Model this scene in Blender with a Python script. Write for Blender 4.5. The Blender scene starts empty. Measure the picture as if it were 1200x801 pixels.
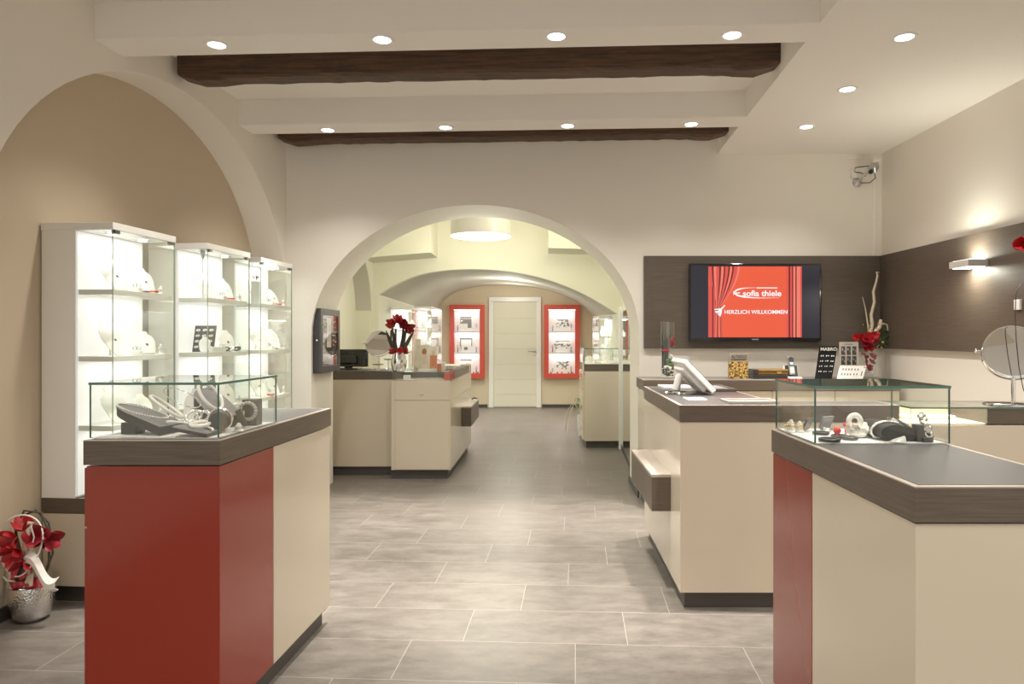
import bpy, bmesh, math, random
from mathutils import Vector, Matrix
from mathutils.geometry import tessellate_polygon
random.seed(7)
SC = bpy.context.scene
COL = SC.collection
PI = math.pi
H = 1.32          # camera height
FP = 820.0        # focal length in pixels of the 1200 px wide frame
VX, VY = 632.0, 393.0   # vanishing point of the room axis


def at(px, py, d):
    """point of the room seen at pixel px,py at distance d along the room axis"""
    return Vector(((px - VX) / FP * d, d, H - (py - VY) / FP * d))


# ---------------------------------------------------------------- materials
def mat(name):
    m = bpy.data.materials.new(name)
    m.use_nodes = True
    nt = m.node_tree
    b = nt.nodes['Principled BSDF']
    return m, nt, b


def N(nt, typ, **kw):
    n = nt.nodes.new(typ)
    for k, v in kw.items():
        if k in ('operation', 'blend_type', 'data_type', 'noise_dimensions', 'wave_type', 'bands_direction', 'feature', 'distance'):
            setattr(n, k, v)
        else:
            n.inputs[k].default_value = v
    return n


def L(nt, a, b):
    nt.links.new(a, b)


def plain(name, col, rough=.5, metal=0., noise=.04, scale=8., coat=0., bump=0., spec=.5, emit=0.):
    m, nt, b = mat(name)
    b.inputs['Roughness'].default_value = rough
    b.inputs['Metallic'].default_value = metal
    b.inputs['Specular IOR Level'].default_value = spec
    if coat:
        b.inputs['Coat Weight'].default_value = coat
        b.inputs['Coat Roughness'].default_value = .08
    tc = N(nt, 'ShaderNodeTexCoord')
    nz = N(nt, 'ShaderNodeTexNoise', Scale=scale, Detail=4.)
    L(nt, tc.outputs['Object'], nz.inputs['Vector'])
    mx = N(nt, 'ShaderNodeMix', data_type='RGBA')
    a = [max(0, c * (1 - noise)) for c in col]
    c = [min(1, c * (1 + noise)) for c in col]
    mx.inputs[6].default_value = (*a, 1)
    mx.inputs[7].default_value = (*c, 1)
    L(nt, nz.outputs['Fac'], mx.inputs[0])
    L(nt, mx.outputs[2], b.inputs['Base Color'])
    if emit:
        L(nt, mx.outputs[2], b.inputs['Emission Color'])
        b.inputs['Emission Strength'].default_value = emit
    if bump:
        bp = N(nt, 'ShaderNodeBump', Strength=bump, Distance=.01)
        nz2 = N(nt, 'ShaderNodeTexNoise', Scale=scale * 6, Detail=3.)
        L(nt, tc.outputs['Object'], nz2.inputs['Vector'])
        L(nt, nz2.outputs['Fac'], bp.inputs['Height'])
        L(nt, bp.outputs['Normal'], b.inputs['Normal'])
    return m


def grain(name, c0, c1, rough=.5, sx=3., sy=3., sz=90., coat=0., bump=.15):
    """horizontal streaked wood laminate"""
    m, nt, b = mat(name)
    b.inputs['Roughness'].default_value = rough
    if coat:
        b.inputs['Coat Weight'].default_value = coat
    tc = N(nt, 'ShaderNodeTexCoord')
    mp = N(nt, 'ShaderNodeMapping')
    mp.inputs['Scale'].default_value = (sx, sy, sz)
    L(nt, tc.outputs['Object'], mp.inputs['Vector'])
    nz = N(nt, 'ShaderNodeTexNoise', Scale=2.2, Detail=6., Roughness=.65)
    L(nt, mp.outputs['Vector'], nz.inputs['Vector'])
    cr = N(nt, 'ShaderNodeValToRGB')
    cr.color_ramp.elements[0].position = .32
    cr.color_ramp.elements[1].position = .70
    cr.color_ramp.elements[0].color = (*c0, 1)
    cr.color_ramp.elements[1].color = (*c1, 1)
    L(nt, nz.outputs['Fac'], cr.inputs['Fac'])
    L(nt, cr.outputs['Color'], b.inputs['Base Color'])
    bp = N(nt, 'ShaderNodeBump', Strength=bump, Distance=.003)
    L(nt, nz.outputs['Fac'], bp.inputs['Height'])
    L(nt, bp.outputs['Normal'], b.inputs['Normal'])
    return m


def glass_mat(name, tint, refl=1.0, rough=0.0):
    m = bpy.data.materials.new(name)
    m.use_nodes = True
    nt = m.node_tree
    nt.nodes.clear()
    out = N(nt, 'ShaderNodeOutputMaterial')
    tr = N(nt, 'ShaderNodeBsdfTransparent', Color=(*tint, 1))
    gl = N(nt, 'ShaderNodeBsdfGlossy', Color=(1, 1, 1, 1), Roughness=rough)
    fr = N(nt, 'ShaderNodeLayerWeight', Blend=.5)      # Schlick curve, same from both sides of a thin pane
    pw = N(nt, 'ShaderNodeMath', operation='POWER'); pw.inputs[1].default_value = 5.
    L(nt, fr.outputs['Facing'], pw.inputs[0])
    mu = N(nt, 'ShaderNodeMath', operation='MULTIPLY_ADD')
    mu.inputs[1].default_value = .93 * refl
    mu.inputs[2].default_value = .035 * refl
    mx = N(nt, 'ShaderNodeMixShader')
    L(nt, pw.outputs[0], mu.inputs[0])
    L(nt, mu.outputs[0], mx.inputs[0])
    L(nt, tr.outputs[0], mx.inputs[1])
    L(nt, gl.outputs[0], mx.inputs[2])
    L(nt, mx.outputs[0], out.inputs['Surface'])
    return m


def glow(name, col, s):
    m, nt, b = mat(name)
    b.inputs['Base Color'].default_value = (*[c * .6 for c in col], 1)
    b.inputs['Emission Color'].default_value = (*col, 1)
    b.inputs['Emission Strength'].default_value = s
    return m


def flat(name, col):
    """a lit pixel colour of the television picture"""
    m, nt, b = mat(name)
    b.inputs['Base Color'].default_value = (*[c * .1 for c in col], 1)
    b.inputs['Roughness'].default_value = .3
    b.inputs['Emission Color'].default_value = (*col, 1)
    b.inputs['Emission Strength'].default_value = .95
    return m


def tile_mat():
    m, nt, b = mat('stone_tile')
    tc = N(nt, 'ShaderNodeTexCoord')
    sp = N(nt, 'ShaderNodeSeparateXYZ')
    L(nt, tc.outputs['Object'], sp.inputs[0])

    def M(op, a, bb=None, c=None):
        n = N(nt, 'ShaderNodeMath', operation=op)
        for i, v in enumerate((a, bb, c)):
            if v is None:
                continue
            if isinstance(v, (int, float)):
                n.inputs[i].default_value = v
            else:
                L(nt, v, n.inputs[i])
        return n.outputs[0]
    TW, TD = .71, .35
    yy = M('MULTIPLY_ADD', sp.outputs['X'], .0514, sp.outputs['Y'])      # the rows run slightly askew
    xx = M('MULTIPLY_ADD', sp.outputs['Y'], -.0514, sp.outputs['X'])
    ry = M('DIVIDE', M('SUBTRACT', yy, 3.008), TD)
    row = M('FLOOR', ry)
    fy = M('FRACT', ry)
    xs = M('SUBTRACT', M('SUBTRACT', xx, .224), M('MULTIPLY', row, .224))
    rx = M('DIVIDE', xs, TW)
    colm = M('FLOOR', rx)
    fx = M('FRACT', rx)
    gx = M('MINIMUM', fx, M('SUBTRACT', 1.0, fx))
    gy = M('MINIMUM', fy, M('SUBTRACT', 1.0, fy))
    g = M('MINIMUM', M('MULTIPLY', gx, TW), M('MULTIPLY', gy, TD))
    grout = M('LESS_THAN', g, .0011)
    cb = N(nt, 'ShaderNodeCombineXYZ')
    L(nt, row, cb.inputs[0]); L(nt, colm, cb.inputs[1])
    wn = N(nt, 'ShaderNodeTexWhiteNoise', noise_dimensions='3D')
    L(nt, cb.outputs[0], wn.inputs['Vector'])
    # offset noise per tile
    vm = N(nt, 'ShaderNodeVectorMath', operation='SCALE')
    L(nt, wn.outputs['Color'], vm.inputs[0]); vm.inputs['Scale'].default_value = 20.
    va = N(nt, 'ShaderNodeVectorMath', operation='ADD')
    L(nt, tc.outputs['Object'], va.inputs[0]); L(nt, vm.outputs[0], va.inputs[1])
    n1 = N(nt, 'ShaderNodeTexNoise', Scale=7., Detail=10., Roughness=.74)
    mp = N(nt, 'ShaderNodeMapping'); mp.inputs['Scale'].default_value = (.7, 1.6, 1)
    L(nt, va.outputs[0], mp.inputs['Vector']); L(nt, mp.outputs[0], n1.inputs['Vector'])
    cr = N(nt, 'ShaderNodeValToRGB')
    cr.color_ramp.elements[0].position = .36; cr.color_ramp.elements[1].position = .66
    cr.color_ramp.elements[0].color = (.092, .079, .069, 1)
    cr.color_ramp.elements[1].color = (.180, .158, .139, 1)
    L(nt, n1.outputs['Fac'], cr.inputs['Fac'])
    hs = N(nt, 'ShaderNodeHueSaturation')
    vr = M('MULTIPLY_ADD', wn.outputs['Value'], .12, .94)
    L(nt, vr, hs.inputs['Value']); L(nt, cr.outputs['Color'], hs.inputs['Color'])
    mx = N(nt, 'ShaderNodeMix', data_type='RGBA')
    L(nt, grout, mx.inputs[0]); L(nt, hs.outputs['Color'], mx.inputs[6])
    mx.inputs[7].default_value = (.36, .33, .29, 1)
    L(nt, mx.outputs[2], b.inputs['Base Color'])
    rr = M('MULTIPLY_ADD', n1.outputs['Fac'], .25, .27)
    L(nt, rr, b.inputs['Roughness'])
    bp = N(nt, 'ShaderNodeBump', Strength=.25, Distance=.002)
    hgt = M('SUBTRACT', M('MULTIPLY', n1.outputs['Fac'], .4), grout)
    L(nt, hgt, bp.inputs['Height']); L(nt, bp.outputs['Normal'], b.inputs['Normal'])
    return m


MT = {}
MT['paint'] = plain('cream_wall_paint', (.80, .755, .68), .75, noise=.015, scale=3, bump=.04)
MT['paint2'] = plain('pale_wall_paint', (.73, .705, .58), .75, noise=.015, scale=3, bump=.04)
MT['ceil'] = plain('white_ceiling_paint', (.86, .825, .77), .8, noise=.01, scale=3)
MT['paper'] = plain('beige_wallpaper', (.53, .435, .315), .8, noise=.05, scale=1.6, bump=.06)
MT['paper2'] = plain('sand_wallpaper', (.66, .56, .40), .8, noise=.03, scale=1.6)
MT['tile'] = tile_mat()
MT['lam'] = grain('dark_oak_laminate', (.064, .046, .033), (.112, .083, .061), .42, 3, 3, 100)
MT['lamside'] = grain('dark_oak_panel', (.060, .045, .033), (.098, .074, .056), .45, 2.5, 2.5, 80)
MT['lamtop'] = plain('grey_oak_top', (.17, .155, .145), .35, noise=.12, scale=30)
MT['cream'] = plain('cream_lacquer', (.60, .52, .40), .16, noise=.008, scale=2, coat=.3)
MT['red'] = plain('red_lacquer', (.235, .018, .007), .22, noise=.03, scale=2, coat=.2)
MT['redframe'] = plain('red_frame_lacquer', (.60, .055, .03), .4, noise=.02)
MT['plinth'] = plain('dark_plinth', (.045, .040, .036), .45, noise=.1)
MT['edge'] = plain('pale_edge_trim', (.40, .34, .29), .35, noise=.02)
MT['leather'] = plain('grey_leather_inlay', (.070, .066, .067), .36, noise=.08, scale=220, bump=.12)
MT['white'] = plain('white_lacquer', (.84, .83, .80), .3, noise=.01)
MT['matte'] = plain('matte_white', (.86, .85, .83), .6, noise=.01)
MT['ivory'] = plain('ivory_leatherette', (.84, .82, .77), .45, noise=.03, scale=40)
MT['black'] = plain('black_satin', (.018, .017, .017), .35, noise=.1)
MT['blackgloss'] = plain('black_gloss', (.008, .008, .010), .08, noise=.05)
MT['grey'] = plain('grey_felt', (.17, .162, .165), .8, noise=.15, scale=120)
MT['dkgrey'] = plain('charcoal_leatherette', (.05, .046, .045), .5, noise=.12, scale=90)
MT['chrome'] = plain('chrome', (.82, .82, .82), .08, 1., noise=.02)
MT['silver'] = plain('silver_jewellery', (.88, .87, .85), .18, 1., noise=.03)
MT['gold'] = plain('gold_metal', (.85, .58, .22), .25, 1., noise=.05)
MT['steel'] = plain('brushed_steel', (.55, .55, .54), .3, 1., noise=.05)
MT['pot'] = None
MT['clip'] = plain('dark_metal_clip', (.12, .115, .105), .35, .8, noise=.05)
MT['pearl'] = plain('pearl', (.86, .83, .78), .25, noise=.03, coat=.5)
MT['coral'] = plain('red_coral', (.62, .05, .04), .3, noise=.2, scale=60)
MT['petal'] = plain('red_petal', (.42, .012, .018), .5, noise=.35, scale=25)
MT['petal2'] = plain('dark_red_petal', (.24, .008, .016), .5, noise=.35, scale=25)
MT['leaf'] = plain('green_leaf', (.055, .13, .03), .45, noise=.3, scale=30)
MT['twig'] = plain('pale_twig', (.62, .53, .40), .7, noise=.15, scale=40, bump=.2)
MT['vine'] = plain('dark_vine', (.05, .045, .028), .7, noise=.3, scale=30)
MT['bauble'] = plain('red_bauble', (.38, .01, .03), .12, noise=.1, coat=.5)
MT['glass'] = glass_mat('clear_glass', (.985, .995, .985))
MT['glasstint'] = glass_mat('greenish_glass', (.97, .988, .968))
MT['smoke'] = glass_mat('brown_glass', (.55, .5, .42))
MT['gedge'] = plain('green_glass_edge', (.06, .15, .11), .12, noise=.1)
MT['gedge2'] = plain('pale_glass_edge', (.33, .40, .34), .12, noise=.1)
MT['mirror'] = plain('mirror_silver', (.90, .90, .89), .012, 1., noise=.0)
MT['lampface'] = glow('lamp_face', (1, .97, .90), 14)
MT['pend'] = glow('pendant_diffuser', (1, .99, .88), 5)
MT['ledglow'] = glow('led_strip', (1, .96, .88), 6)
MT['vitglow'] = glow('lit_vitrine_back', (1, .98, .94), .55)
MT['blackmatte'] = plain('matte_black_card', (.012, .011, .012), .9, noise=.1, spec=.1)
MT['soffit'] = plain('grey_soffit', (.50, .475, .41), .8, noise=.015, scale=3)  # greyer tone than the walls, for arch and vault undersides
MT['lampgrey'] = plain('satin_grey_metal', (.50, .48, .45), .4, noise=.02)
MT['showglow'] = glow('lit_showcase_back', (1, .94, .92), .30)
MT['displayglow'] = glow('lit_display_back', (1, .93, .66), .34)


def wood_beam_mat():
    m, nt, b = mat('old_timber')
    b.inputs['Roughness'].default_value = .6
    tc = N(nt, 'ShaderNodeTexCoord')
    mp = N(nt, 'ShaderNodeMapping'); mp.inputs['Scale'].default_value = (.8, 20, 26)
    L(nt, tc.outputs['Object'], mp.inputs['Vector'])
    nz = N(nt, 'ShaderNodeTexNoise', Scale=2.5, Detail=8., Roughness=.7)
    L(nt, mp.outputs[0], nz.inputs['Vector'])
    cr = N(nt, 'ShaderNodeValToRGB')
    cr.color_ramp.elements[0].position = .35; cr.color_ramp.elements[0].color = (.013, .0065, .0035, 1)
    cr.color_ramp.elements[1].position = .72; cr.color_ramp.elements[1].color = (.125, .054, .022, 1)
    L(nt, nz.outputs['Fac'], cr.inputs['Fac']); L(nt, cr.outputs[0], b.inputs['Base Color'])
    bp = N(nt, 'ShaderNodeBump', Strength=.5, Distance=.01)
    L(nt, nz.outputs['Fac'], bp.inputs['Height']); L(nt, bp.outputs[0], b.inputs['Normal'])
    return m


def hammered_mat():
    m, nt, b = mat('hammered_silver')
    b.inputs['Metallic'].default_value = 1.
    b.inputs['Base Color'].default_value = (.72, .71, .69, 1)
    b.inputs['Roughness'].default_value = .2
    tc = N(nt, 'ShaderNodeTexCoord')
    v = N(nt, 'ShaderNodeTexVoronoi', Scale=120.)
    L(nt, tc.outputs['Object'], v.inputs['Vector'])
    bp = N(nt, 'ShaderNodeBump', Strength=.55, Distance=.004)
    L(nt, v.outputs['Distance'], bp.inputs['Height']); L(nt, bp.outputs[0], b.inputs['Normal'])
    return m


def coins_mat():
    """heap of gold scrap printed on a cover"""
    m, nt, b = mat('gold_heap_print')
    tc = N(nt, 'ShaderNodeTexCoord')
    v = N(nt, 'ShaderNodeTexVoronoi', Scale=75.)
    nz = N(nt, 'ShaderNodeTexNoise', Scale=70., Detail=3.)
    L(nt, tc.outputs['Object'], v.inputs['Vector']); L(nt, tc.outputs['Object'], nz.inputs['Vector'])
    mu = N(nt, 'ShaderNodeMath', operation='MULTIPLY')
    L(nt, v.outputs['Distance'], mu.inputs[0]); L(nt, nz.outputs['Fac'], mu.inputs[1])
    cr = N(nt, 'ShaderNodeValToRGB')
    e = cr.color_ramp.elements
    e[0].position = .10; e[0].color = (.85, .62, .22, 1)
    e[1].position = .42; e[1].color = (.05, .02, .005, 1)
    k = e.new(.22); k.color = (.55, .32, .07, 1)
    L(nt, mu.outputs[0], cr.inputs['Fac']); L(nt, cr.outputs[0], b.inputs['Base Color'])
    b.inputs['Roughness'].default_value = .35
    return m


MT['timber'] = wood_beam_mat()
MT['pot'] = hammered_mat()
MT['coins'] = coins_mat()


# ---------------------------------------------------------------- mesh builder
class MB:
    def __init__(s):
        s.bm = bmesh.new()

    def _new(s, verts, faces, mi=0, M=None):
        vs = [s.bm.verts.new(M @ Vector(v) if M else Vector(v)) for v in verts]
        fs = []
        for f in faces:
            try:
                q = s.bm.faces.new([vs[i] for i in f])
                q.material_index = mi
                fs.append(q)
            except ValueError:
                pass
        return vs, fs

    def box(s, x0, x1, y0, y1, z0, z1, bev=0., mi=0, M=None, seg=2):
        return s.prism([(x0, y0), (x1, y0), (x1, y1), (x0, y1)], z0, z1, bev, mi, M, seg)

    def prism(s, poly, z0, z1, bev=0., mi=0, M=None, seg=2):
        n = len(poly)
        a = sum(poly[i][0] * poly[(i + 1) % n][1] - poly[(i + 1) % n][0] * poly[i][1] for i in range(n))
        if a < 0:
            poly = poly[::-1]
        vv = [(p[0], p[1], z0) for p in poly] + [(p[0], p[1], z1) for p in poly]
        ff = [tuple(range(n))[::-1], tuple(range(n, 2 * n))]
        ff += [(i, (i + 1) % n, n + (i + 1) % n, n + i) for i in range(n)]
        vs, fs = s._new(vv, ff, mi, M)
        if bev > 0:
            es = {e for f in fs for e in f.edges}
            bmesh.ops.bevel(s.bm, geom=list(es), offset=bev, segments=seg, profile=.5, affect='EDGES')
        return s

    def profile(s, poly, d0, d1, axis='Y', mi=0, M=None):
        """closed 2-D outline in the plane across `axis`, extruded along it"""
        n = len(poly)
        if axis == 'Y':
            f = lambda p, d: (p[0], d, p[1])
        else:
            f = lambda p, d: (d, p[0], p[1])
        vv = [f(p, d0) for p in poly] + [f(p, d1) for p in poly]
        ff = [tuple(range(n)), tuple(range(n, 2 * n))[::-1]]
        ff += [(i, n + i, n + (i + 1) % n, (i + 1) % n) for i in range(n)]
        tri = tessellate_polygon([[Vector((p[0], p[1], 0)) for p in poly]])
        ff = [tuple(t) for t in tri] + [tuple(n + i for i in t[::-1]) for t in tri] + ff[2:]
        vs, fs = s._new(vv, ff, mi, M)
        bmesh.ops.recalc_face_normals(s.bm, faces=s.bm.faces[:])
        return s

    def lathe(s, prof, c=(0, 0, 0), seg=32, mi=0, M=None, cap=True, sx=1, sy=1):
        vv, ff = [], []
        for r, z in prof:
            for k in range(seg):
                a = 2 * PI * k / seg
                vv.append((c[0] + sx * r * math.cos(a), c[1] + sy * r * math.sin(a), c[2] + z))
        m = len(prof)
        for j in range(m - 1):
            for k in range(seg):
                k2 = (k + 1) % seg
                ff.append((j * seg + k, j * seg + k2, (j + 1) * seg + k2, (j + 1) * seg + k))
        if cap:
            if prof[0][0] > 1e-6:
                ff.append(tuple(range(seg))[::-1])
            if prof[-1][0] > 1e-6:
                ff.append(tuple((m - 1) * seg + k for k in range(seg)))
        s._new(vv, ff, mi, M)
        return s

    def ball(s, c, r, mi=0, M=None, seg=16, sz=1.):
        prof = [(r * math.sin(PI * k / 10), -r * sz * math.cos(PI * k / 10)) for k in range(11)]
        prof[0] = (1e-7, -r * sz); prof[-1] = (1e-7, r * sz)
        return s.lathe(prof, c, seg, mi, M, cap=False)

    def tube(s, pts, r, seg=8, closed=False, mi=0, M=None, flat=None):
        pts = [Vector(p) for p in pts]
        n = len(pts)
        rr = r if isinstance(r, (list, tuple)) else [r] * n
        vv, ff = [], []
        up = None
        for i, p in enumerate(pts):
            if closed:
                t = pts[(i + 1) % n] - pts[i - 1]
            else:
                t = pts[min(i + 1, n - 1)] - pts[max(i - 1, 0)]
            t.normalize()
            if up is None:
                up = Vector((0, 0, 1)) if abs(t.z) < .9 else Vector((1, 0, 0))
            sd = t.cross(up).normalized()
            up = sd.cross(t).normalized()
            fl = flat or 1.
            for k in range(seg):
                a = 2 * PI * k / seg
                vv.append(p + sd * (math.cos(a) * rr[i]) + up * (math.sin(a) * rr[i] * fl))
        m = n if closed else n - 1
        for i in range(m):
            j = (i + 1) % n
            for k in range(seg):
                k2 = (k + 1) % seg
                ff.append((i * seg + k, i * seg + k2, j * seg + k2, j * seg + k))
        if not closed:
            ff.append(tuple(range(seg))[::-1]); ff.append(tuple((n - 1) * seg + k for k in range(seg)))
        s._new(vv, ff, mi, M)
        return s

    def ring(s, c, R, r, rot=None, seg=32, mi=0, sy=1., M=None, ts=8, arc=1.):
        rot = rot or Matrix.Identity(3)
        n = seg if arc >= 1 else seg + 1
        pts = [Vector(c) + rot @ Vector((R * math.cos(2 * PI * arc * k / seg), sy * R * math.sin(2 * PI * arc * k / seg), 0)) for k in range(n)]
        return s.tube(pts, r, ts, arc >= 1, mi, M)

    def sheet(s, grid, thick=0., mi=0, M=None):
        """grid[i][j] of points -> surface; thick pushes a second skin along the normals"""
        a, b = len(grid), len(grid[0])
        vv = [Vector(p) for row in grid for p in row]
        ff = [(i * b + j, i * b + j + 1, (i + 1) * b + j + 1, (i + 1) * b + j) for i in range(a - 1) for j in range(b - 1)]
        if thick:
            nn = []
            for i in range(a):
                for j in range(b):
                    du = Vector(grid[min(i + 1, a - 1)][j]) - Vector(grid[max(i - 1, 0)][j])
                    dv = Vector(grid[i][min(j + 1, b - 1)]) - Vector(grid[i][max(j - 1, 0)])
                    q = du.cross(dv)
                    nn.append(q.normalized() if q.length > 1e-12 else Vector((0, 0, 1)))
            m = len(vv)
            vv += [v + q * thick for v, q in zip(vv[:m], nn)]
            ff += [tuple(m + i for i in f[::-1]) for f in ff[:]]
            bd = [(i, j) for j in [0] for i in range(a)]
            loop = [0 * b + j for j in range(b)] + [i * b + b - 1 for i in range(1, a)] + \
                   [(a - 1) * b + j for j in range(b - 2, -1, -1)] + [i * b for i in range(a - 2, 0, -1)]
            for k in range(len(loop)):
                p, q = loop[k], loop[(k + 1) % len(loop)]
                ff.append((q, p, m + p, m + q))
        s._new(vv, ff, mi, M)
        return s

    def quad(s, p, mi=0, M=None):
        s._new(p, [tuple(range(len(p)))], mi, M)
        return s


def frame_of(o):
    return Matrix.Translation(o.location) @ o.rotation_euler.to_matrix().to_4x4()


def obj(name, mb, m, parent=None, smooth=False, local=False, recalc=True):
    """one mesh object; geometry is given in world space unless local"""
    if recalc:
        bmesh.ops.recalc_face_normals(mb.bm, faces=mb.bm.faces[:])
    me = bpy.data.meshes.new(name)
    mb.bm.to_mesh(me); mb.bm.free()
    for q in (m if isinstance(m, (list, tuple)) else [m]):
        me.materials.append(MT[q] if isinstance(q, str) else q)
    if parent is not None and not local:
        M = frame_of(parent)
        if parent.parent is not None:
            M = frame_of(parent.parent) @ M
        me.transform(M.inverted())
    if smooth:
        me.polygons.foreach_set('use_smooth', [True] * len(me.polygons))
        try:
            me.set_sharp_from_angle(angle=math.radians(smooth if smooth is not True else 40))
        except Exception:
            pass
    o = bpy.data.objects.new(name, me)
    COL.objects.link(o)
    o.parent = parent
    return o


def thing(name, label, cat, loc=(0, 0, 0), rz=0., group=None):
    o = bpy.data.objects.new(name, None)
    o.empty_display_size = .05
    COL.objects.link(o)
    o.location = loc
    o.rotation_euler = (0, 0, rz)
    o['label'] = label; o['category'] = cat
    if group:
        o['group'] = group
    return o


def tag(o, label, cat, group=None):
    o['label'] = label; o['category'] = cat
    if group:
        o['group'] = group
    return o


def struct(name, mb, m, parent=None, smooth=False):
    o = obj(name, mb, m, parent, smooth)
    if parent is None:
        o['kind'] = 'structure'
    return o


def dup(root, loc, rz, label, group=None, keep=None):
    r = root.copy(); COL.objects.link(r)
    r.location = loc; r.rotation_euler = (0, 0, rz)
    r['label'] = label
    if group:
        r['group'] = group
    for ch in list(root.children):
        c = ch.copy(); COL.objects.link(c); c.parent = r
        for g in ch.children:
            d = g.copy(); COL.objects.link(d); d.parent = c
    return r


def pane(name, a, b, h, th, parent, m='glass', edge='gedge', z=None):
    """upright glass pane from a to b (x,y), z range h; thin faces get the edge colour"""
    a, b = Vector((a[0], a[1])), Vector((b[0], b[1]))
    t = (b - a).normalized(); n = Vector((-t.y, t.x)) * th / 2
    poly = [a - n, b - n, b + n, a + n]
    mb = MB(); mb.prism([tuple(p) for p in poly], h[0], h[1])
    mb.bm.normal_update()
    for f in mb.bm.faces:
        nn = Vector((f.normal.x, f.normal.y))
        f.material_index = 0 if abs(nn.dot(Vector((-t.y, t.x)))) > .9 else 1
    return obj(name, mb, [m, edge], parent)


def sheet_pane(name, poly, z0, z1, parent, m='glass', edge='gedge'):
    mb = MB(); mb.prism(poly, z0, z1)
    mb.bm.normal_update()
    for f in mb.bm.faces:
        f.material_index = 0 if abs(f.normal.z) > .9 else 1
    return obj(name, mb, [m, edge], parent)


def textmesh(name, txt, m, parent, x0, x1, zb, zt, y, bold=0., shear=0., ext=.0012, rot=None):
    """raised lettering in an XZ plane facing -Y, fitted to a box (world space)"""
    cu = bpy.data.curves.new('t', 'FONT'); cu.body = txt
    cu.extrude = .02; cu.offset = bold; cu.shear = shear
    cu.resolution_u = 4
    to = bpy.data.objects.new('t', cu); COL.objects.link(to)
    dg = bpy.context.evaluated_depsgraph_get()
    me = bpy.data.meshes.new_from_object(to.evaluated_get(dg))
    bpy.data.objects.remove(to); bpy.data.curves.remove(cu)
    xs = [v.co.x for v in me.vertices]; ys = [v.co.y for v in me.vertices]
    ax, bx, ay, by = min(xs), max(xs), min(ys), max(ys)
    for v in me.vertices:
        u = (v.co.x - ax) / (bx - ax); w = (v.co.y - ay) / (by - ay)
        p = Vector((x0 + u * (x1 - x0), y - (ext if v.co.z > 0 else 0), zb + w * (zt - zb)))
        v.co = rot @ p if rot else p
    me.name = name
    me.materials.clear(); me.materials.append(MT[m] if isinstance(m, str) else m)
    o = bpy.data.objects.new(name, me); COL.objects.link(o)
    if parent is not None:
        M = frame_of(parent)
        if parent.parent is not None:
            M = frame_of(parent.parent) @ M
        me.transform(M.inverted()); o.parent = parent
    return o


def spot(loc, energy, size=100, blend=.6, col=(1, .93, .82), rad=.05, aim=None, name='spot_lamp'):
    l = bpy.data.lights.new(name, 'SPOT')
    l.energy = energy; l.color = col; l.spot_size = math.radians(size); l.spot_blend = blend
    l.shadow_soft_size = rad
    o = bpy.data.objects.new(name, l); COL.objects.link(o); o.location = loc
    if aim is not None:
        o.rotation_euler = (Vector(aim) - Vector(loc)).to_track_quat('-Z', 'Y').to_euler()
    return o


def area(loc, energy, sx, sy, col=(1, .96, .9), aim=None, rz=0., name='area_lamp', spread=180):
    l = bpy.data.lights.new(name, 'AREA')
    l.shape = 'RECTANGLE'; l.size = sx; l.size_y = sy; l.energy = energy; l.color = col
    l.spread = math.radians(spread)
    o = bpy.data.objects.new(name, l); COL.objects.link(o); o.location = loc
    o.rotation_euler = (0, 0, rz)
    if aim is not None:
        o.rotation_euler = (Vector(aim) - Vector(loc)).to_track_quat('-Z', 'Y').to_euler()
    return o


def point(loc, energy, rad=.1, col=(1, .95, .85), name='point_lamp'):
    l = bpy.data.lights.new(name, 'POINT')
    l.energy = energy; l.shadow_soft_size = rad; l.color = col
    o = bpy.data.objects.new(name, l); COL.objects.link(o); o.location = loc
    return o
# ================================================================ the setting
def xl(y):            # plane of the left wall, slightly out of square
    return -2.06 + .0756 * (y - 5.7)


def xs(y):            # edge of the lowered ceiling on the right
    return 1.45 + .05 * (y - 5.7)


XR = 2.79             # right wall
Y1, Y2 = 5.70, 6.30   # first arched wall
NICHE = .24

mb = MB(); mb.box(-3.4, 3.4, -2.4, 13.2, -.1, 0)
struct('floor', mb, 'tile')
mb = MB(); mb.box(XR, XR + .2, -2.4, 6.3, 0, 3.1)
struct('wall_right', mb, 'paint')


def ell(cx, cz, a, b, n=40, t0=PI, t1=0.):
    return [(cx + a * math.cos(t0 + (t1 - t0) * k / n), cz + b * math.sin(t0 + (t1 - t0) * k / n)) for k in range(n + 1)]


# back wall of the front room with its big arch
arc = ell(-.521, 1.31, 1.337, 1.075)
poly = [(-2.6, 0), (arc[0][0], 0)] + arc + [(arc[-1][0], 0), (3.0, 0), (3.0, 3.2), (-2.6, 3.2)]
mb = MB(); mb.profile(poly, Y1, Y2)
struct('wall_back', mb, 'paint', smooth=30)

# left wall with the blind arch
arcn = ell(4.25, 1.60, 1.43, 1.21)
poly = [(-2.4, 0), (arcn[0][0], 0)] + arcn + [(arcn[-1][0], 0), (5.72, 0), (5.72, 3.2), (-2.4, 3.2)]
mb = MB(); mb.profile(poly, -NICHE, 0, axis='X')
for v in mb.bm.verts:
    v.co.x += xl(v.co.y)
struct('wall_left', mb, 'paint', smooth=30)
mb = MB(); mb.prism([(xl(-2.4) - NICHE - .15, -2.4), (xl(-2.4) - NICHE, -2.4), (xl(5.9) - NICHE, 5.9), (xl(5.9) - NICHE - .15, 5.9)], 0, 3.2)
struct('wall_left_niche', mb, 'paper')
mb = MB(); mb.prism([(xl(2.83) - NICHE, 2.83), (xl(2.83) - NICHE + .014, 2.83), (xl(3.44) - NICHE + .014, 3.44), (xl(3.44) - NICHE, 3.44)], 0, .065, .002)
struct('baseboard_left', mb, 'plinth')

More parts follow.
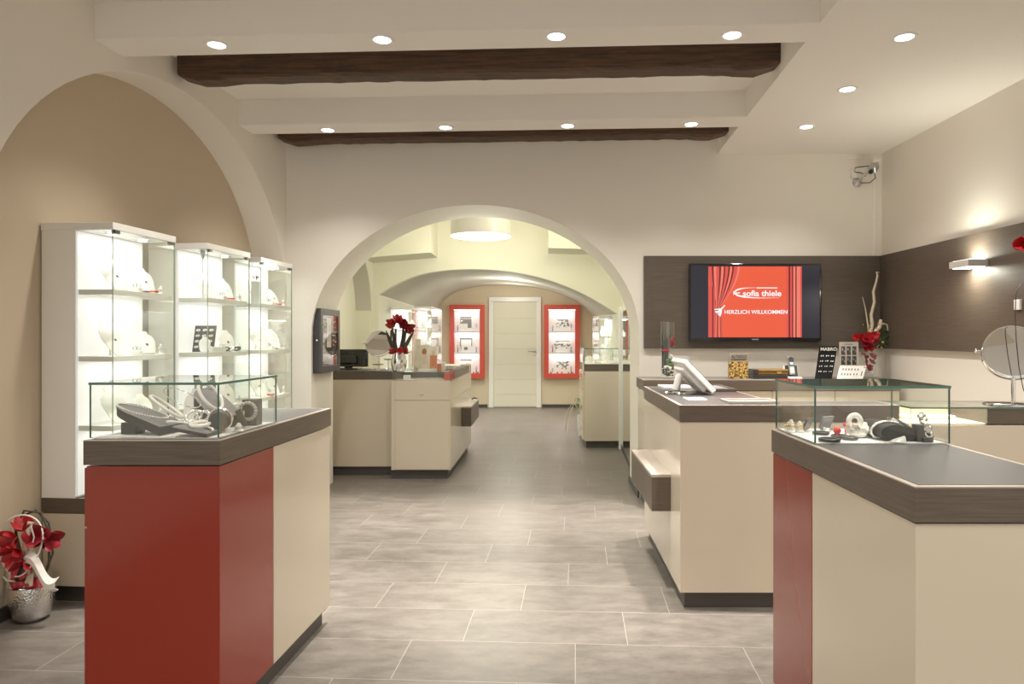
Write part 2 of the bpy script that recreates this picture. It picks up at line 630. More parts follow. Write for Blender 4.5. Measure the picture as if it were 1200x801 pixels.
# ceilings: raised field, lowered strip, two plaster beams
mb = MB(); mb.box(-3.2, 1.62, -2.4, 5.8, 2.98, 3.1)
struct('ceiling', mb, 'ceil')
mb = MB(); mb.prism([(xs(-2.4), -2.4), (2.95, -2.4), (2.95, 5.75), (xs(5.75), 5.75)], 2.80, 3.08)
struct('ceiling_right', mb, 'ceil')
SK = .18 / 3.5
def beamY(y, x): return y - SK * (x + 2.2)
for i, (y0, y1) in enumerate(((3.50, 3.72), (4.93, 5.155), (1.9, 2.12), (.4, .62))):
    mb = MB()
    mb.prism([(-2.75, beamY(y0, -2.75)), (xs(beamY(y0, 1.4)) + .004, beamY(y0, 1.4)), (xs(beamY(y1, 1.4)) + .004, beamY(y1, 1.4)), (-2.75, beamY(y1, -2.75))], 2.80, 3.02, .004)
    struct('trim_%d' % (i + 1), mb, 'ceil')

# middle room ---------------------------------------------------------------
arcm = ell(7.45, 1.62, .96, .78, 30)
poly = [(6.2, 0), (arcm[0][0], 0)] + arcm + [(arcm[-1][0], 0), (8.56, 0), (8.56, 3.1), (6.2, 3.1)]
mb = MB(); mb.profile(poly, -2.21, -2.02, axis='X')
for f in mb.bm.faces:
    f.material_index = 1 if (abs(f.normal.x) < .5 and 1.6 < f.calc_center_median().z < 2.6) else 0  # inner faces of the arch take the greyer tone
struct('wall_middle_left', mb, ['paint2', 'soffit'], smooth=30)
mb = MB(); mb.box(-2.4, -2.21, 6.25, 8.7, 0, 3.1)
struct('wall_middle_niche', mb, 'paint2')
mb = MB(); mb.box(.965, 1.15, 6.3, 8.56, 0, 3.1)
struct('wall_middle_right', mb, 'paint2')
mb = MB(); mb.box(-2.4, 1.15, 6.2, 8.6, 3.0, 3.1)
struct('ceiling_middle', mb, 'paint2')
mb = MB()
mb.profile([(-2.03, 2.20), (-1.235, 2.265), (-1.235, 3.02), (-2.03, 3.02)], 7.95, 8.52)
struct('trim_5', mb, 'paint2')
mb = MB(); mb.profile([(.105, 2.315), (.98, 2.29), (.98, 3.02), (.105, 3.02)], 7.95, 8.52)
struct('trim_6', mb, 'paint2')

FA = [(443.5, 345), (460, 334.5), (475, 327.5), (490, 321.6), (505, 318.6), (520, 316.5), (542, 315.2), (565, 315), (588, 316.6), (610, 319.5), (632, 324.6), (655, 331.5), (678, 341.2), (700, 352.5), (724, 367.5)]
BA = [(511.5, 366.5), (516, 357), (521, 350), (530, 343.5), (540, 339.5), (550, 336.8), (567, 334.6), (585, 334), (602, 334.6), (620, 336), (638, 338.5), (658, 345), (676, 352.5), (687, 360), (695, 370)]
Y3, Y4 = 8.5, 12.9
fa = [(at(p[0], p[1], Y3).x, at(p[0], p[1], Y3).z) for p in FA]
ba = [(at(p[0], p[1], Y4).x, at(p[0], p[1], Y4).z) for p in BA]


def resample(pl, n):
    ls = [0]
    for i in range(1, len(pl)):
        ls.append(ls[-1] + math.hypot(pl[i][0] - pl[i - 1][0], pl[i][1] - pl[i - 1][1]))
    out = []
    for k in range(n + 1):
        t = ls[-1] * k / n
        i = 1
        while i < len(ls) - 1 and ls[i] < t:
            i += 1
        u = (t - ls[i - 1]) / (ls[i] - ls[i - 1])
        out.append((pl[i - 1][0] + u * (pl[i][0] - pl[i - 1][0]), pl[i - 1][1] + u * (pl[i][1] - pl[i - 1][1])))
    return out


def smoothpl(pl, it=3):
    for _ in range(it):
        q = [pl[0]]
        for i in range(1, len(pl) - 1):
            q.append(((pl[i - 1][0] + 2 * pl[i][0] + pl[i + 1][0]) / 4, (pl[i - 1][1] + 2 * pl[i][1] + pl[i + 1][1]) / 4))
        pl = q + [pl[-1]]
    return pl


fa = smoothpl(resample(fa, 40)); ba = smoothpl(resample(ba, 40))
poly = [(-2.4, 1.5), (fa[0][0], 1.5)] + fa + [(fa[-1][0], 1.5), (1.2, 1.5), (1.2, 3.1), (-2.4, 3.1)]
mb = MB(); mb.box(-2.4, fa[0][0], Y3, Y3 + .12, 0, 1.5); struct('wall_middle_pier', mb, 'paint2')
mb = MB(); mb.box(fa[-1][0] + .01, 1.2, Y3, Y3 + .12, 0, 1.5); struct('wall_middle_pier', mb, 'paint2')
mb = MB(); mb.profile(poly, Y3, Y3 + .12)
struct('wall_middle_back', mb, 'paint2', smooth=30)
# back room: barrel vault and side walls in one shell
full_f, full_b = fa, ba
for nm, i, dx in (('wall_far_left', 0, -.12), ('wall_far_right', -1, .12)):
    z = max(fa[i][1], ba[i][1])
    mb = MB(); mb.prism([(fa[i][0], Y3 + .10), (ba[i][0], Y4), (ba[i][0] + dx, Y4), (fa[i][0] + dx, Y3 + .10)], 0, 1.0)
    for v in mb.bm.verts:
        if v.co.z > .5:
            u = (v.co.y - Y3) / (Y4 - Y3); v.co.z = fa[i][1] + (ba[i][1] - fa[i][1]) * u
    struct(nm, mb, 'paint2')
g0 = [Vector((p[0], Y3 + .10, p[1])) for p in full_f]
g1 = [Vector((p[0], Y4 + .05, p[1])) for p in full_b]
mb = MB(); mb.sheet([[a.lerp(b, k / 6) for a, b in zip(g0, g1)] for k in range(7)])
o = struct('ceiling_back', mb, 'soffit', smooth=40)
mb = MB(); mb.box(-2.4, 1.5, Y4, Y4 + .2, 0, 3.0)
struct('wall_far', mb, 'paper2')
for i, (x0, x1) in enumerate(((-1.93, -.955), (.05, 1.0))):
    mb = MB(); mb.box(x0, x1, Y4 - .015, Y4, 0, .055)
    struct('baseboard_far_%d' % (i + 1), mb, 'plinth')

# the white door
def px12(x): return (x - VX) / FP * Y4
dr = thing('door_1', 'white panelled interior door closed in the far wall', 'door', (-.45, Y4, 0)); dr['kind'] = 'structure'
ct = .085
xa, xb = px12(573), px12(634)
mb = MB()
mb.box(xa, xa + ct, Y4 - .05, Y4 + .02, 0, 2.03 - ct, .004); mb.box(xb - ct, xb, Y4 - .05, Y4 + .02, 0, 2.03 - ct, .004)
mb.box(xa, xb, Y4 - .05, Y4 + .02, 2.03 - ct, 2.03, .004)
obj('door_frame', mb, 'white', dr)
mb = MB(); la, lb = xa + ct, xb - ct
zs = [.01, .24, .52, .80, 1.08, 1.36, 1.64, 1.94]
for k in range(7):
    mb.box(la, lb, Y4 - .022, Y4 + .02, zs[k], zs[k + 1] - .006, .003)
mb.box(la, lb, Y4 - .015, Y4 + .02, .01, 1.94)
obj('door_leaf', mb, 'paint2', dr)
mb = MB()
hx = px12(627)
mb.lathe([(.026, 0), (.026, .008), (.01, .012), (.01, .05)], seg=16, M=Matrix.Translation((hx, Y4 - .03, 1.04)) @ Matrix.Rotation(PI / 2, 4, 'X'))
mb.tube([(hx, Y4 - .08, 1.04), (hx - .04, Y4 - .083, 1.04), (hx - .13, Y4 - .08, 1.04)], .011)
mb.lathe([(.026, 0), (.026, .008), (.012, .010)], seg=16, M=Matrix.Translation((hx, Y4 - .03, .965)) @ Matrix.Rotation(PI / 2, 4, 'X'))
obj('door_handle', mb, 'steel', dr, smooth=True)

# dark laminate wall panels ---------------------------------------------------
ZP0, ZP1 = 1.216, 1.966
mb = MB(); mb.box(.85, XR, Y1 - .03, Y1, ZP0, ZP1, .002)
tag(obj('wall_panel', mb, 'lamside'), 'dark oak wall panel behind the television', 'wall panel')
mb = MB(); mb.box(XR - .03, XR, .2, Y1 - .03, ZP0, ZP1, .002)
tag(obj('wall_panel', mb, 'lamside'), 'long dark oak wall panel along the right wall under the lamp', 'wall panel')

# timber ceiling beams --------------------------------------------------------
def timber(y, zt, x0, x1, label):
    n = 60
    mb = MB(); rows = []
    rnd = random.Random(int(y * 100))
    for k in range(n + 1):
        x = x0 + (x1 - x0) * k / n
        e = min(k, n - k) / n * (x1 - x0)
        zb = 2.838
        if e < .24: zb = 2.826 if e > .10 else 2.826 + (.10 - e) * .35
        elif e < .30: zb = 2.826 + .012 * (e - .24) / .06
        yc = y - SK * (x + 2.2)
        j = lambda a: rnd.uniform(-a, a)
        w = .07
        c = .012
        pr = [(yc - w, zb + c), (yc - w + c, zb), (yc + w - c, zb), (yc + w, zb + c), (yc + w, zt), (yc - w, zt)]
        rows.append([Vector((x, p[0] + j(.003), p[1] + (j(.003) if p[1] < zt else 0))) for p in pr])
    for k in range(n):
        a, b = rows[k], rows[k + 1]
        for i in range(6):
            mb._new([a[i], a[(i + 1) % 6], b[(i + 1) % 6], b[i]], [(0, 1, 2, 3)])
    mb._new(rows[0], [(0, 1, 2, 3, 4, 5)]); mb._new(rows[-1], [(5, 4, 3, 2, 1, 0)])
    bmesh.ops.remove_doubles(mb.bm, verts=mb.bm.verts[:], dist=1e-5)
    return tag(obj('timber_beam', mb, 'timber'), label, 'ceiling beam', 'old timber ceiling beams')


timber(4.20, 2.98, -2.135, 1.365, 'dark old timber ceiling beam between the two white plaster beams')
timber(5.535, 2.98, -2.04, 1.43, 'dark old timber ceiling beam against the wall above the big arch')

# ---------------------------------------------------------------- downlights
def make_downlight(loc, label):
    t = thing('downlight', label, 'ceiling light', loc, 0, 'recessed ceiling downlights')
    mb = MB(); mb.lathe([(.040, -.001), (.044, -.006), (.056, -.006), (.060, -.001), (.060, 0), (.040, 0)], seg=28, cap=False)
    obj('trim_ring', mb, 'white', t, smooth=True, local=True)
    mb = MB(); mb.lathe([(.0395, -.003), (.02, -.009), (1e-6, -.011)], seg=24, cap=False)
    obj('lamp', mb, 'lampface', t, smooth=True, local=True)
    return t


ordn = ['leftmost', 'second from left', 'third from left', 'rightmost']
DL = []
for k, (px, py) in enumerate(((254, 52), (448, 46), (652, 42), (858, 40.5))):
    d = FP * 1.48 / (VY - py)
    DL.append(((px - VX) / FP * d, d, '%s round downlight on the nearer white plaster beam' % ordn[k]))
for k, (px, py) in enumerate(((384, 152), (522, 149), (665, 147), (810, 145))):
    d = FP * 1.48 / (VY - py)
    DL.append(((px - VX) / FP * d, d, '%s round downlight on the farther white plaster beam' % ordn[k]))
for k, (px, py) in enumerate(((1060, 43), (993, 104), (945, 148))):
    d = FP * 1.48 / (VY - py)
    DL.append(((px - VX) / FP * d, d, '%s round downlight in the lowered ceiling at right' % ['nearest', 'middle', 'farthest'][k]))
d0 = None
LIGHTW = 66
for x, y, lb in DL:
    if d0 is None:
        d0 = make_downlight((x, y, 2.80), lb)
    else:
        dup(d0, (x, y, 2.80), 0, lb)
    spot((x, y, 2.775), LIGHTW, 118, 1.0, name='downlight_lamp', aim=(x, y, 0), rad=.04)
    spot((x, y, 2.77), 430, 42, 1.0, name='downlight_beam', aim=(x, y, 0), rad=.03)
# the same row of lamps continues towards the shop window behind the viewer
for y in (2.0, .5, -1.0):
    for x in (-1.75, -.75, .2, 1.05):
        spot((x, y, 2.775), LIGHTW * .62, 125, .9, name='downlight_lamp', aim=(x, y, 0), rad=.04)
for y in (2.7, 1.9, .9, -.3):
    spot((1.85, y, 2.775), LIGHTW * 1.15, 125, .9, name='downlight_lamp', aim=(1.85, y, 0), rad=.04)

# pendant in the middle room, and added fill lights
pd = 7.3
pc = at(563.5, 277, pd)
t = thing('pendant_lamp', 'large round white drum pendant lamp glowing beyond the arch', 'lamp', (pc.x, pd, pc.z))
mb = MB(); mb.lathe([(.30, 0), (.315, .002), (.315, .15), (.30, .155), (1e-6, .155)], seg=48, cap=False)
obj('drum', mb, 'white', t, smooth=True, local=True)
mb = MB(); mb.lathe([(.312, .0), (.25, -.012), (1e-6, -.018)], seg=48, cap=False)
obj('diffuser', mb, 'pend', t, smooth=True, local=True)
mb = MB(); mb.lathe([(.05, .155), (.05, .17), (.004, .175)], seg=20, cap=False)
mb.tube([(0, 0, .17), (.01, 0, .3), (-.01, 0, .5), (0, 0, 3.0 - pc.z)], .004)
obj('cord', mb, 'chrome', t, smooth=True, local=True)
point((pc.x, pd, pc.z - .08), 60, .25, (1, .98, .78))
spot((.3, 6.75, 2.8), 75, 50, 1.0, (1, .98, .78), .08, (.74, 8.2, .5))  # added unseen spot, brightens the front of the narrow rear counter
point((.45, 6.5, 2.7), 14, .12, (1, .98, .78))  # unseen fill light added behind the arch to lift the middle room
point((pc.x, pd, 2.75), 5, .15, (1, .98, .78))

# wall light
t = thing('wall_light', 'slim white up and down wall light on the dark panel', 'wall lamp', (XR - .03, 4.40, 1.76))
mb = MB(); mb.box(2.635, 2.76, 4.30, 4.50, 1.748, 1.79, .002)
obj('housing', mb, 'lampgrey', t)
mb = MB(); mb.box(2.65, 2.75, 4.315, 4.485, 1.745, 1.7485); mb.box(2.65, 2.75, 4.315, 4.485, 1.7895, 1.793)
obj('lens', mb, 'ledglow', t)
area((2.70, 4.40, 1.796), 5.5, .10, .17, (1, .98, .80), aim=(2.73, 4.40, 2.6), name='wall_light_lamp')
area((2.70, 4.40, 1.742), 5.5, .10, .17, (1, .98, .80), aim=(2.73, 4.40, .6), name='wall_light_lamp')

# camera in the corner
cc = at(1019, 201, 5.55)
t = thing('security_camera', 'small grey security camera on a bracket in the ceiling corner', 'camera', (cc.x, 5.69, cc.z - .06))
mb = MB(); mb.lathe([(.036, 0), (.036, .012), (.02, .03), (.012, .034)], seg=20, M=Matrix.Translation((cc.x - .03, 5.70, cc.z - .055)) @ Matrix.Rotation(PI / 2, 4, 'X'))
mb.tube([(cc.x - .03, 5.67, cc.z - .055), (cc.x - .028, 5.62, cc.z - .02), (cc.x - .0, 5.585, cc.z)], .009)
obj('bracket', mb, 'steel', t, smooth=True)
Mc = Matrix.Translation((cc.x + .035, 5.56, cc.z + .03)) @ Matrix.Rotation(math.radians(-38), 4, 'Z') @ Matrix.Rotation(math.radians(28), 4, 'X')
mb = MB(); mb.box(-.028, .028, -.07, .07, -.026, .026, .004, M=Mc)
obj('housing', mb, 'steel', t)
mb = MB(); mb.lathe([(.017, 0), (.019, .03), (.014, .032), (1e-6, .028)], seg=20, M=Mc @ Matrix.Translation((0, -.065, 0)) @ Matrix.Rotation(PI / 2, 4, 'X'))
obj('camera_lens', mb, 'blackgloss', t, smooth=True)
mb = MB()
mb.tube([Mc @ Vector((0, .07, 0)), (cc.x - .03, 5.64, cc.z + .06), (cc.x - .075, 5.63, cc.z + .05), (cc.x - .08, 5.64, cc.z + .02), (cc.x - .02, 5.64, cc.z + .01), (cc.x + .0, 5.62, cc.z - .02)], .004)
mb.tube([Mc @ Vector((.01, -.02, -.026)), (cc.x + .06, 5.58, cc.z - .045), (cc.x + .03, 5.61, cc.z - .075), (cc.x - .02, 5.66, cc.z - .065)], .004)
obj('cable', mb, 'black', t, smooth=True)
mb = MB(); mb.box(cc.x - .085, cc.x + .02, 5.68, 5.70, cc.z - .02, cc.z + .06, .003)
obj('junction_box', mb, 'ceil', t)
mb = MB(); mb.box(cc.x - .12, XR, 5.69, 5.70, 2.755, 2.77); mb.box(XR - .075, XR - .06, 5.69, 5.70, 1.97, 2.755)
tag(obj('cable_duct', mb, 'ceil'), 'thin white cable duct beside the corner camera', 'cable duct')

# ---------------------------------------------------------------- world, camera
w = bpy.data.worlds.new('daylight_behind'); SC.world = w; w.use_nodes = True
w.node_tree.nodes['Background'].inputs[0].default_value = (1, .95, .88, 1)
w.node_tree.nodes['Background'].inputs[1].default_value = .9
cam = bpy.data.cameras.new('camera'); co = bpy.data.objects.new('camera', cam); COL.objects.link(co)
co.location = (0, 0, H); co.rotation_euler = (PI / 2, 0, 0)
cam.sensor_width = 36; cam.lens = FP / 1200 * 36
cam.shift_x = (600 - VX) / 1200
cam.shift_y = -(400.5 - VY) / 1200
cam.clip_start = .05
SC.camera = co
SC.view_settings.view_transform = 'Standard'
SC.view_settings.look = 'None'
SC.view_settings.exposure = 0
SC.view_settings.gamma = 1.13
SC.cycles.use_denoising = True
SC.cycles.transparent_max_bounces = 40
SC.cycles.max_bounces = 10
SC.cycles.diffuse_bounces = 7
SC.cycles.glossy_bounces = 5
SC.cycles.caustics_reflective = False
SC.cycles.caustics_refractive = False
SC.cycles.sample_clamp_indirect = 6
SC.cycles.use_light_tree = True
# ================================================================ counters
ZC, ZB = .985, .905    # counter top, underside of the dark band


def inset(poly, d):
    """move every edge of a convex or L-shaped outline inwards"""
    n = len(poly)
    a = sum(poly[i][0] * poly[(i + 1) % n][1] - poly[(i + 1) % n][0] * poly[i][1] for i in range(n))
    if a < 0: poly = poly[::-1]
    out = []
    for i in range(n):
        p, q, r = Vector(poly[i - 1]), Vector(poly[i]), Vector(poly[(i + 1) % n])
        e1 = (q - p).normalized(); e2 = (r - q).normalized()
        n1 = Vector((-e1.y, e1.x)); n2 = Vector((-e2.y, e2.x))
        k = d / (1 + n1.dot(n2))
        out.append(tuple(q + (n1 + n2) * k))
    return out


def counter_top(poly, t, leather='leather', rim=.016):
    mb = MB(); mb.prism(poly, ZB, ZC - .003)
    obj('top_band', mb, 'lam', t)
    mb = MB(); mb.prism(poly, ZC - .003, ZC)
    obj('edge_trim', mb, 'edge', t)
    mb = MB(); mb.prism(inset(poly, rim), ZC, ZC + .001)
    obj('inlay', mb, leather, t)


def plinth(poly, t, h=.08, d=.03):
    mb = MB(); mb.prism(inset(poly, d), 0, h)
    obj('plinth', mb, 'plinth', t)


def glass_case(poly, z, h, label, cen):
    """poly: four corners, ground plan"""
    t = thing('glass_display_case', label, 'glass case', (cen[0], cen[1], z))
    th = .008
    p = inset(poly, .006)
    n = len(p)
    for i in range(n):
        pane('glass_pane', p[i], p[(i + 1) % n], (z + .004, z + h - th), th * .8, t)
    sheet_pane('glass_top', inset(poly, .002), z + h - th, z + h, t)
    mb = MB(); mb.prism(inset(poly, .012), z, z + .004)
    obj('display_floor', mb, 'matte', t)
    return t


# --- red counter at left ---------------------------------------------------
LC = [(-1.462, 2.243), (-1.023, 2.243), (-.962, 3.232), (-1.401, 3.232)]
t = thing('sales_counter', 'red and cream sales counter at left with a glass case on its dark top', 'counter', (-1.21, 2.74, 0))
def onL(y, x0=-1.023): return x0 + .0617 * (y - 2.243)
ysp = 2.641
mb = MB(); mb.prism([(onL(2.243, -1.455), 2.249), (onL(2.243) - .004, 2.249), (onL(ysp) - .004, ysp - .002), (onL(ysp, -1.455), ysp - .002)], .08, ZB - .004, .0015)
obj('red_panel', mb, 'red', t)['label'] = 'red lacquered front and side panel'
mb = MB(); mb.prism([(onL(ysp, -1.455), ysp + .002), (onL(ysp) - .004, ysp + .002), (onL(3.232) - .004, 3.226), (onL(3.232, -1.455), 3.226)], .08, ZB - .004, .0015)
obj('cream_panel', mb, 'cream', t)
mb = MB(); mb.box(-1.464, -1.456, 2.252, 2.63, .10, .70, .001); mb.box(-1.464, -1.456, 2.252, 2.63, .705, .895, .001)
obj('drawer_front', mb, 'red', t)
counter_top(LC, t)
plinth(LC, t)
CL = [(-1.455, 2.252), (-1.030, 2.252), (-1.003, 2.687), (-1.428, 2.687)]
glass_case(CL, ZC + .001, .183, 'glass display case full of jewellery on the red counter at left', (-1.23, 2.47))

# --- counter at front right -------------------------------------------------
RC = [(.833, 1.553), (1.266, 1.553), (1.266, 2.51), (.833, 2.51)]
t = thing('sales_counter', 'cream sales counter with a narrow red panel in the right foreground', 'counter', (1.05, 2.03, 0))
mb = MB(); mb.box(.837, 1.262, 1.558, 2.146, .08, ZB - .004, .0015)
obj('cream_panel', mb, 'cream', t)
mb = MB(); mb.box(.837, 1.262, 2.150, 2.505, .08, ZB - .004, .0015)
obj('red_panel', mb, 'red', t)['label'] = 'red lacquered panel at the far end'
counter_top(RC, t)
plinth(RC, t)
CR = [(.840, 2.14), (1.268 - .005, 2.14), (1.268 - .005, 2.502), (.840, 2.502)]
glass_case(CR, ZC + .001, .180, 'glass display case with dark rolls and bracelets on the right foreground counter', (1.05, 2.32))

# --- service counter in the middle right ------------------------------------
MC = [(.676, 3.372), (1.735, 3.372), (1.735, 3.58), (1.19, 3.58), (1.19, 4.62), (.69, 4.62)]
t = thing('service_counter', 'cream service counter carrying the white touch monitor', 'counter', (1.0, 3.9, 0))
mb = MB(); mb.prism(inset(MC, .004), .08, ZB - .002, .0015)
obj('cream_panel', mb, 'cream', t)
counter_top(MC, t)
plinth(MC, t)
mb = MB(); mb.box(.583, .690, 3.63, 4.42, .41, .585)
mb2 = MB(); mb2.box(.583, .690, 3.63, 4.42, .585, .60, .001)
obj('bag_ledge', mb, 'lam', t); obj('ledge_top', mb2, 'edge', t)

# glass-topped display at its right end, up to the right wall
t = thing('display_counter', 'cream counter with a lit glass drawer beside the round table mirror at right', 'counter', (2.2, 3.45, 0))
mb = MB(); mb.box(1.74, XR - .005, 3.285, 3.60, .08, ZB - .006, .0015)
obj('cream_panel', mb, 'cream', t)
mb = MB(); mb.box(1.74, XR - .005, 3.315, 3.59, 0, .08)
obj('plinth', mb, 'plinth', t)
mb = MB(); mb.box(2.105, XR - .005, 3.285, 3.60, ZB, ZC - .008)
obj('top_band', mb, 'lam', t)
mb = MB(); mb.box(1.742, 2.104, 3.592, 3.60, ZB, ZC - .008); mb.box(1.742, 2.104, 3.30, 3.592, ZB - .003, ZB + .002)
obj('lit_back', mb, 'displayglow', t)
pane('front_glass', (1.745, 3.288), (2.103, 3.288), (ZB, ZC - .008), .005, t)
sheet_pane('glass_top', [(1.74, 3.28), (XR - .005, 3.28), (XR - .005, 3.60), (1.74, 3.60)], ZC - .008, ZC, t)
area((1.92, 3.44, ZC - .012), .35, .3, .2, (1, .93, .7))
for k, x in enumerate((1.83, 1.93, 2.02)):
    mb = MB(); mb.box(x - .035, x + .035, 3.45, 3.53, ZB + .003, ZB + .02, .004)
    tag(obj('jewellery_tray', mb, 'ivory'), ['left', 'middle', 'right'][k] + ' small white jewellery tray in the lit drawer of the right display counter', 'tray', 'small white trays')

# --- back counter under the television --------------------------------------
t = thing('back_counter', 'long low cream cupboard counter along the wall below the television', 'counter', (1.75, 5.5, 0))
BC = [(.79, 5.30), (2.74, 5.30), (2.74, 5.695), (.79, 5.695)]
xd = [.80, 1.255, 1.768, 2.245, 2.735]
for k in range(4):
    mb = MB(); mb.box(xd[k] + .002, xd[k + 1] - .002, 5.31, 5.69, .08, ZB - .004, .002)
    obj('cupboard_door', mb, 'cream', t)
counter_top(BC, t, 'lamtop', .012)
plinth(BC, t)

# --- rear left counter in the middle room -----------------------------------
t = thing('sales_counter', 'cream counter beyond the arch with a single drawer and a bag ledge', 'counter', (-1.3, 7.1, 0))
RA = [(-2.015, 6.605), (-1.362, 6.605), (-1.362, 7.15), (-2.015, 7.15)]
mb = MB(); mb.prism(inset(RA, .004), .085, ZB)
obj('side_panel', mb, 'cream', t)
mb = MB(); mb.prism(RA, ZB, ZC); obj('top_band', mb, 'lam', t)
mb = MB(); mb.prism(inset(RA, .012), ZC, ZC + .001); obj('inlay', mb, 'leather', t)
mb = MB(); mb.prism([(-2.015, 6.63), (-1.362, 6.63), (-1.362, 6.46), (-.845, 6.46), (-.825, 8.07), (-2.015, 8.07)], 0, .085)
obj('plinth', mb, 'plinth', t)
RB = [(-1.360, 6.432), (-.816, 6.432), (-.790, 8.10), (-1.334, 8.10)]
mb = MB(); mb.prism(RB, .085, .72); mb.prism([(p[0], p[1]) for p in inset(RB, .006)], .72, .725); mb.prism(RB, .725, ZB)
obj('body', mb, 'cream', t)
mb = MB(); mb.box(-1.325, -.828, 6.424, 6.440, .090, .722, .002)
obj('cupboard_door', mb, 'cream', t)
mb = MB(); mb.box(-1.325, -.828, 6.424, 6.440, .727, ZB - .004, .002)
o = obj('drawer', mb, 'cream', t)
mb = MB(); mb.box(-1.10, -1.07, 6.416, 6.426, .775, .785, .002); obj('lock', mb, 'steel', o)
def onB(y, x0=-.816): return x0 + .0156 * (y - 6.432)
mb = MB(); mb.prism([(onB(6.70) - .12, 6.70), (onB(6.70), 6.70), (onB(8.1), 8.1), (onB(8.1) - .12, 8.1)], ZB, ZC)
mb.prism([(-1.36, 6.95), (-.96, 6.95), (-.94, 8.1), (-1.334, 8.1)], ZB, ZC)
obj('wood_top', mb, 'lam', t)
pane('front_glass', (-1.355, 6.438), (-.820, 6.438), (ZB, ZC - .008), .006, t)
pane('side_glass', (-.820, 6.44), (onB(6.70) - .004, 6.70), (ZB, ZC - .008), .006, t)
sheet_pane('glass_top', [(-1.36, 6.432), (-.816, 6.432), (onB(6.95), 6.95), (-1.355, 6.95)], ZC - .008, ZC, t)
mb = MB(); mb.box(-1.352, -.828, 6.45, 6.69, ZB, ZB + .003); obj('display_floor', mb, 'edge', t)
mb = MB(); mb.box(onB(7.22) - .02, -.700, 7.20, 8.08, .385, .575)
obj('bag_ledge', mb, 'lam', t)
mb = MB(); mb.box(onB(7.22) - .02, -.700, 7.20, 8.08, .575, .59, .001)
obj('ledge_top', mb, 'edge', t)
mb = MB(); mb.box(-.878, -.828, 6.46, 6.51, ZB + .004, ZC - .012, .002)
mb2 = MB(); mb2.box(-.862, -.845, 6.458, 6.462, .93, .95)
tag(obj('price_block', mb, 'coral'), 'red block under the glass corner of the counter beyond the arch', 'sign')
mb = MB(); mb.box(-1.255, -1.195, 6.458, 6.50, ZB + .004, ZB + .05, .003)
tag(obj('ring_box', mb, 'ivory'), 'small white box under the glass front of the counter beyond the arch', 'box')

# --- rear right counter -------------------------------------------------------
t = thing('sales_counter', 'narrow cream counter at the right of the middle room with plant behind', 'counter', (.74, 8.6, 0))
RR = [(.523, 8.20), (.945, 8.20), (.945, 9.02), (.523, 9.02)]
mb = MB(); mb.prism(inset(RR, .004), .085, ZB); obj('body', mb, 'cream', t)
plinth(RR, t, .085)
mb = MB(); mb.prism(RR, ZB, ZC); obj('top_band', mb, 'lam', t)
for k in range(4):
    mb = MB(); mb.box(.512, .526, 8.30, 9.0, .09 + .2 * k, .285 + .2 * k, .002)
    o = obj('drawer', mb, 'cream', t)
    mb = MB(); mb.tube([(.505, 8.60, .19 + .2 * k), (.505, 8.70, .19 + .2 * k)], .006); obj('drawer_handle', mb, 'chrome', o)
t2 = glass_case(RR, ZC, .185, 'glass display case on the narrow counter at the right of the middle room', (.74, 8.6))
mb = MB(); mb.box(.508, .524, 8.19, 8.22, .87, 1.17, .002)
tag(obj('corner_post', mb, 'chrome'), 'chrome corner strip on the left edge of the narrow counter beyond the arch', 'trim')

# mirror on the right wall of the middle room
t = thing('wall_mirror', 'tall mirror with a dark edge on the right side just inside the arch', 'mirror', (.93, 7.3, 0))
mb = MB(); mb.prism([(.868, 6.42), (.948, 8.13), (.960, 8.13), (.960, 6.42)], .07, 1.60)
obj('mirror_glass', mb, 'mirror', t)
mb = MB(); mb.box(.862, .960, 6.395, 6.42, .07, 1.62, .002)
obj('mirror_frame', mb, 'black', t)
mb = MB(); mb.box(.925, .964, 8.13, 8.17, 0, 1.66, .002)
obj('white_post', mb, 'white', t)
mb = MB(); mb.prism([(.874, 6.42), (.950, 8.13), (.962, 8.13), (.962, 6.42)], .0, .07)
obj('kick_strip', mb, 'plinth', t)
mb = MB(); mb.box(.80, .816, 5.70, 6.30, 0, .06, .002)
struct('baseboard_arch', mb, 'plinth')

# ================================================================ tall glass vitrines
t = thing('base_cabinet', 'low cream base cabinet with dark worktop under the glass vitrines', 'cabinet', (-2.2, 4.5, 0))
AV = math.radians(-5.2)
Rv = Matrix.Rotation(AV, 3, 'Z')
def vloc(o, x, y): 
    p = Rv @ Vector((x, y, 0)); return (o[0] + p.x, o[1] + p.y)
O1 = (-2.462, 3.46)
LB = 2.17
def rect(o, x0, x1, y0, y1): return [vloc(o, x0, y0), vloc(o, x1, y0), vloc(o, x1, y1), vloc(o, x0, y1)]
mb = MB(); mb.prism(rect(O1, .0, .415, .0, LB), .444, .518, .002); obj('worktop', mb, 'lam', t)
for k in range(3):
    y0, y1 = LB * k / 3, LB * (k + 1) / 3
    mb = MB(); mb.prism(rect(O1, .005, .40, y0 + .002, y1 - .002), .085, .442, .002); obj('cupboard', mb, 'cream', t)
mb = MB(); mb.prism(rect(O1, .005, .37, .035, LB - .02), 0, .085); obj('plinth', mb, 'plinth', t)

SHZ = [.850, 1.192, 1.522]      # undersides of the shelves
VB, VT = .519, 1.875


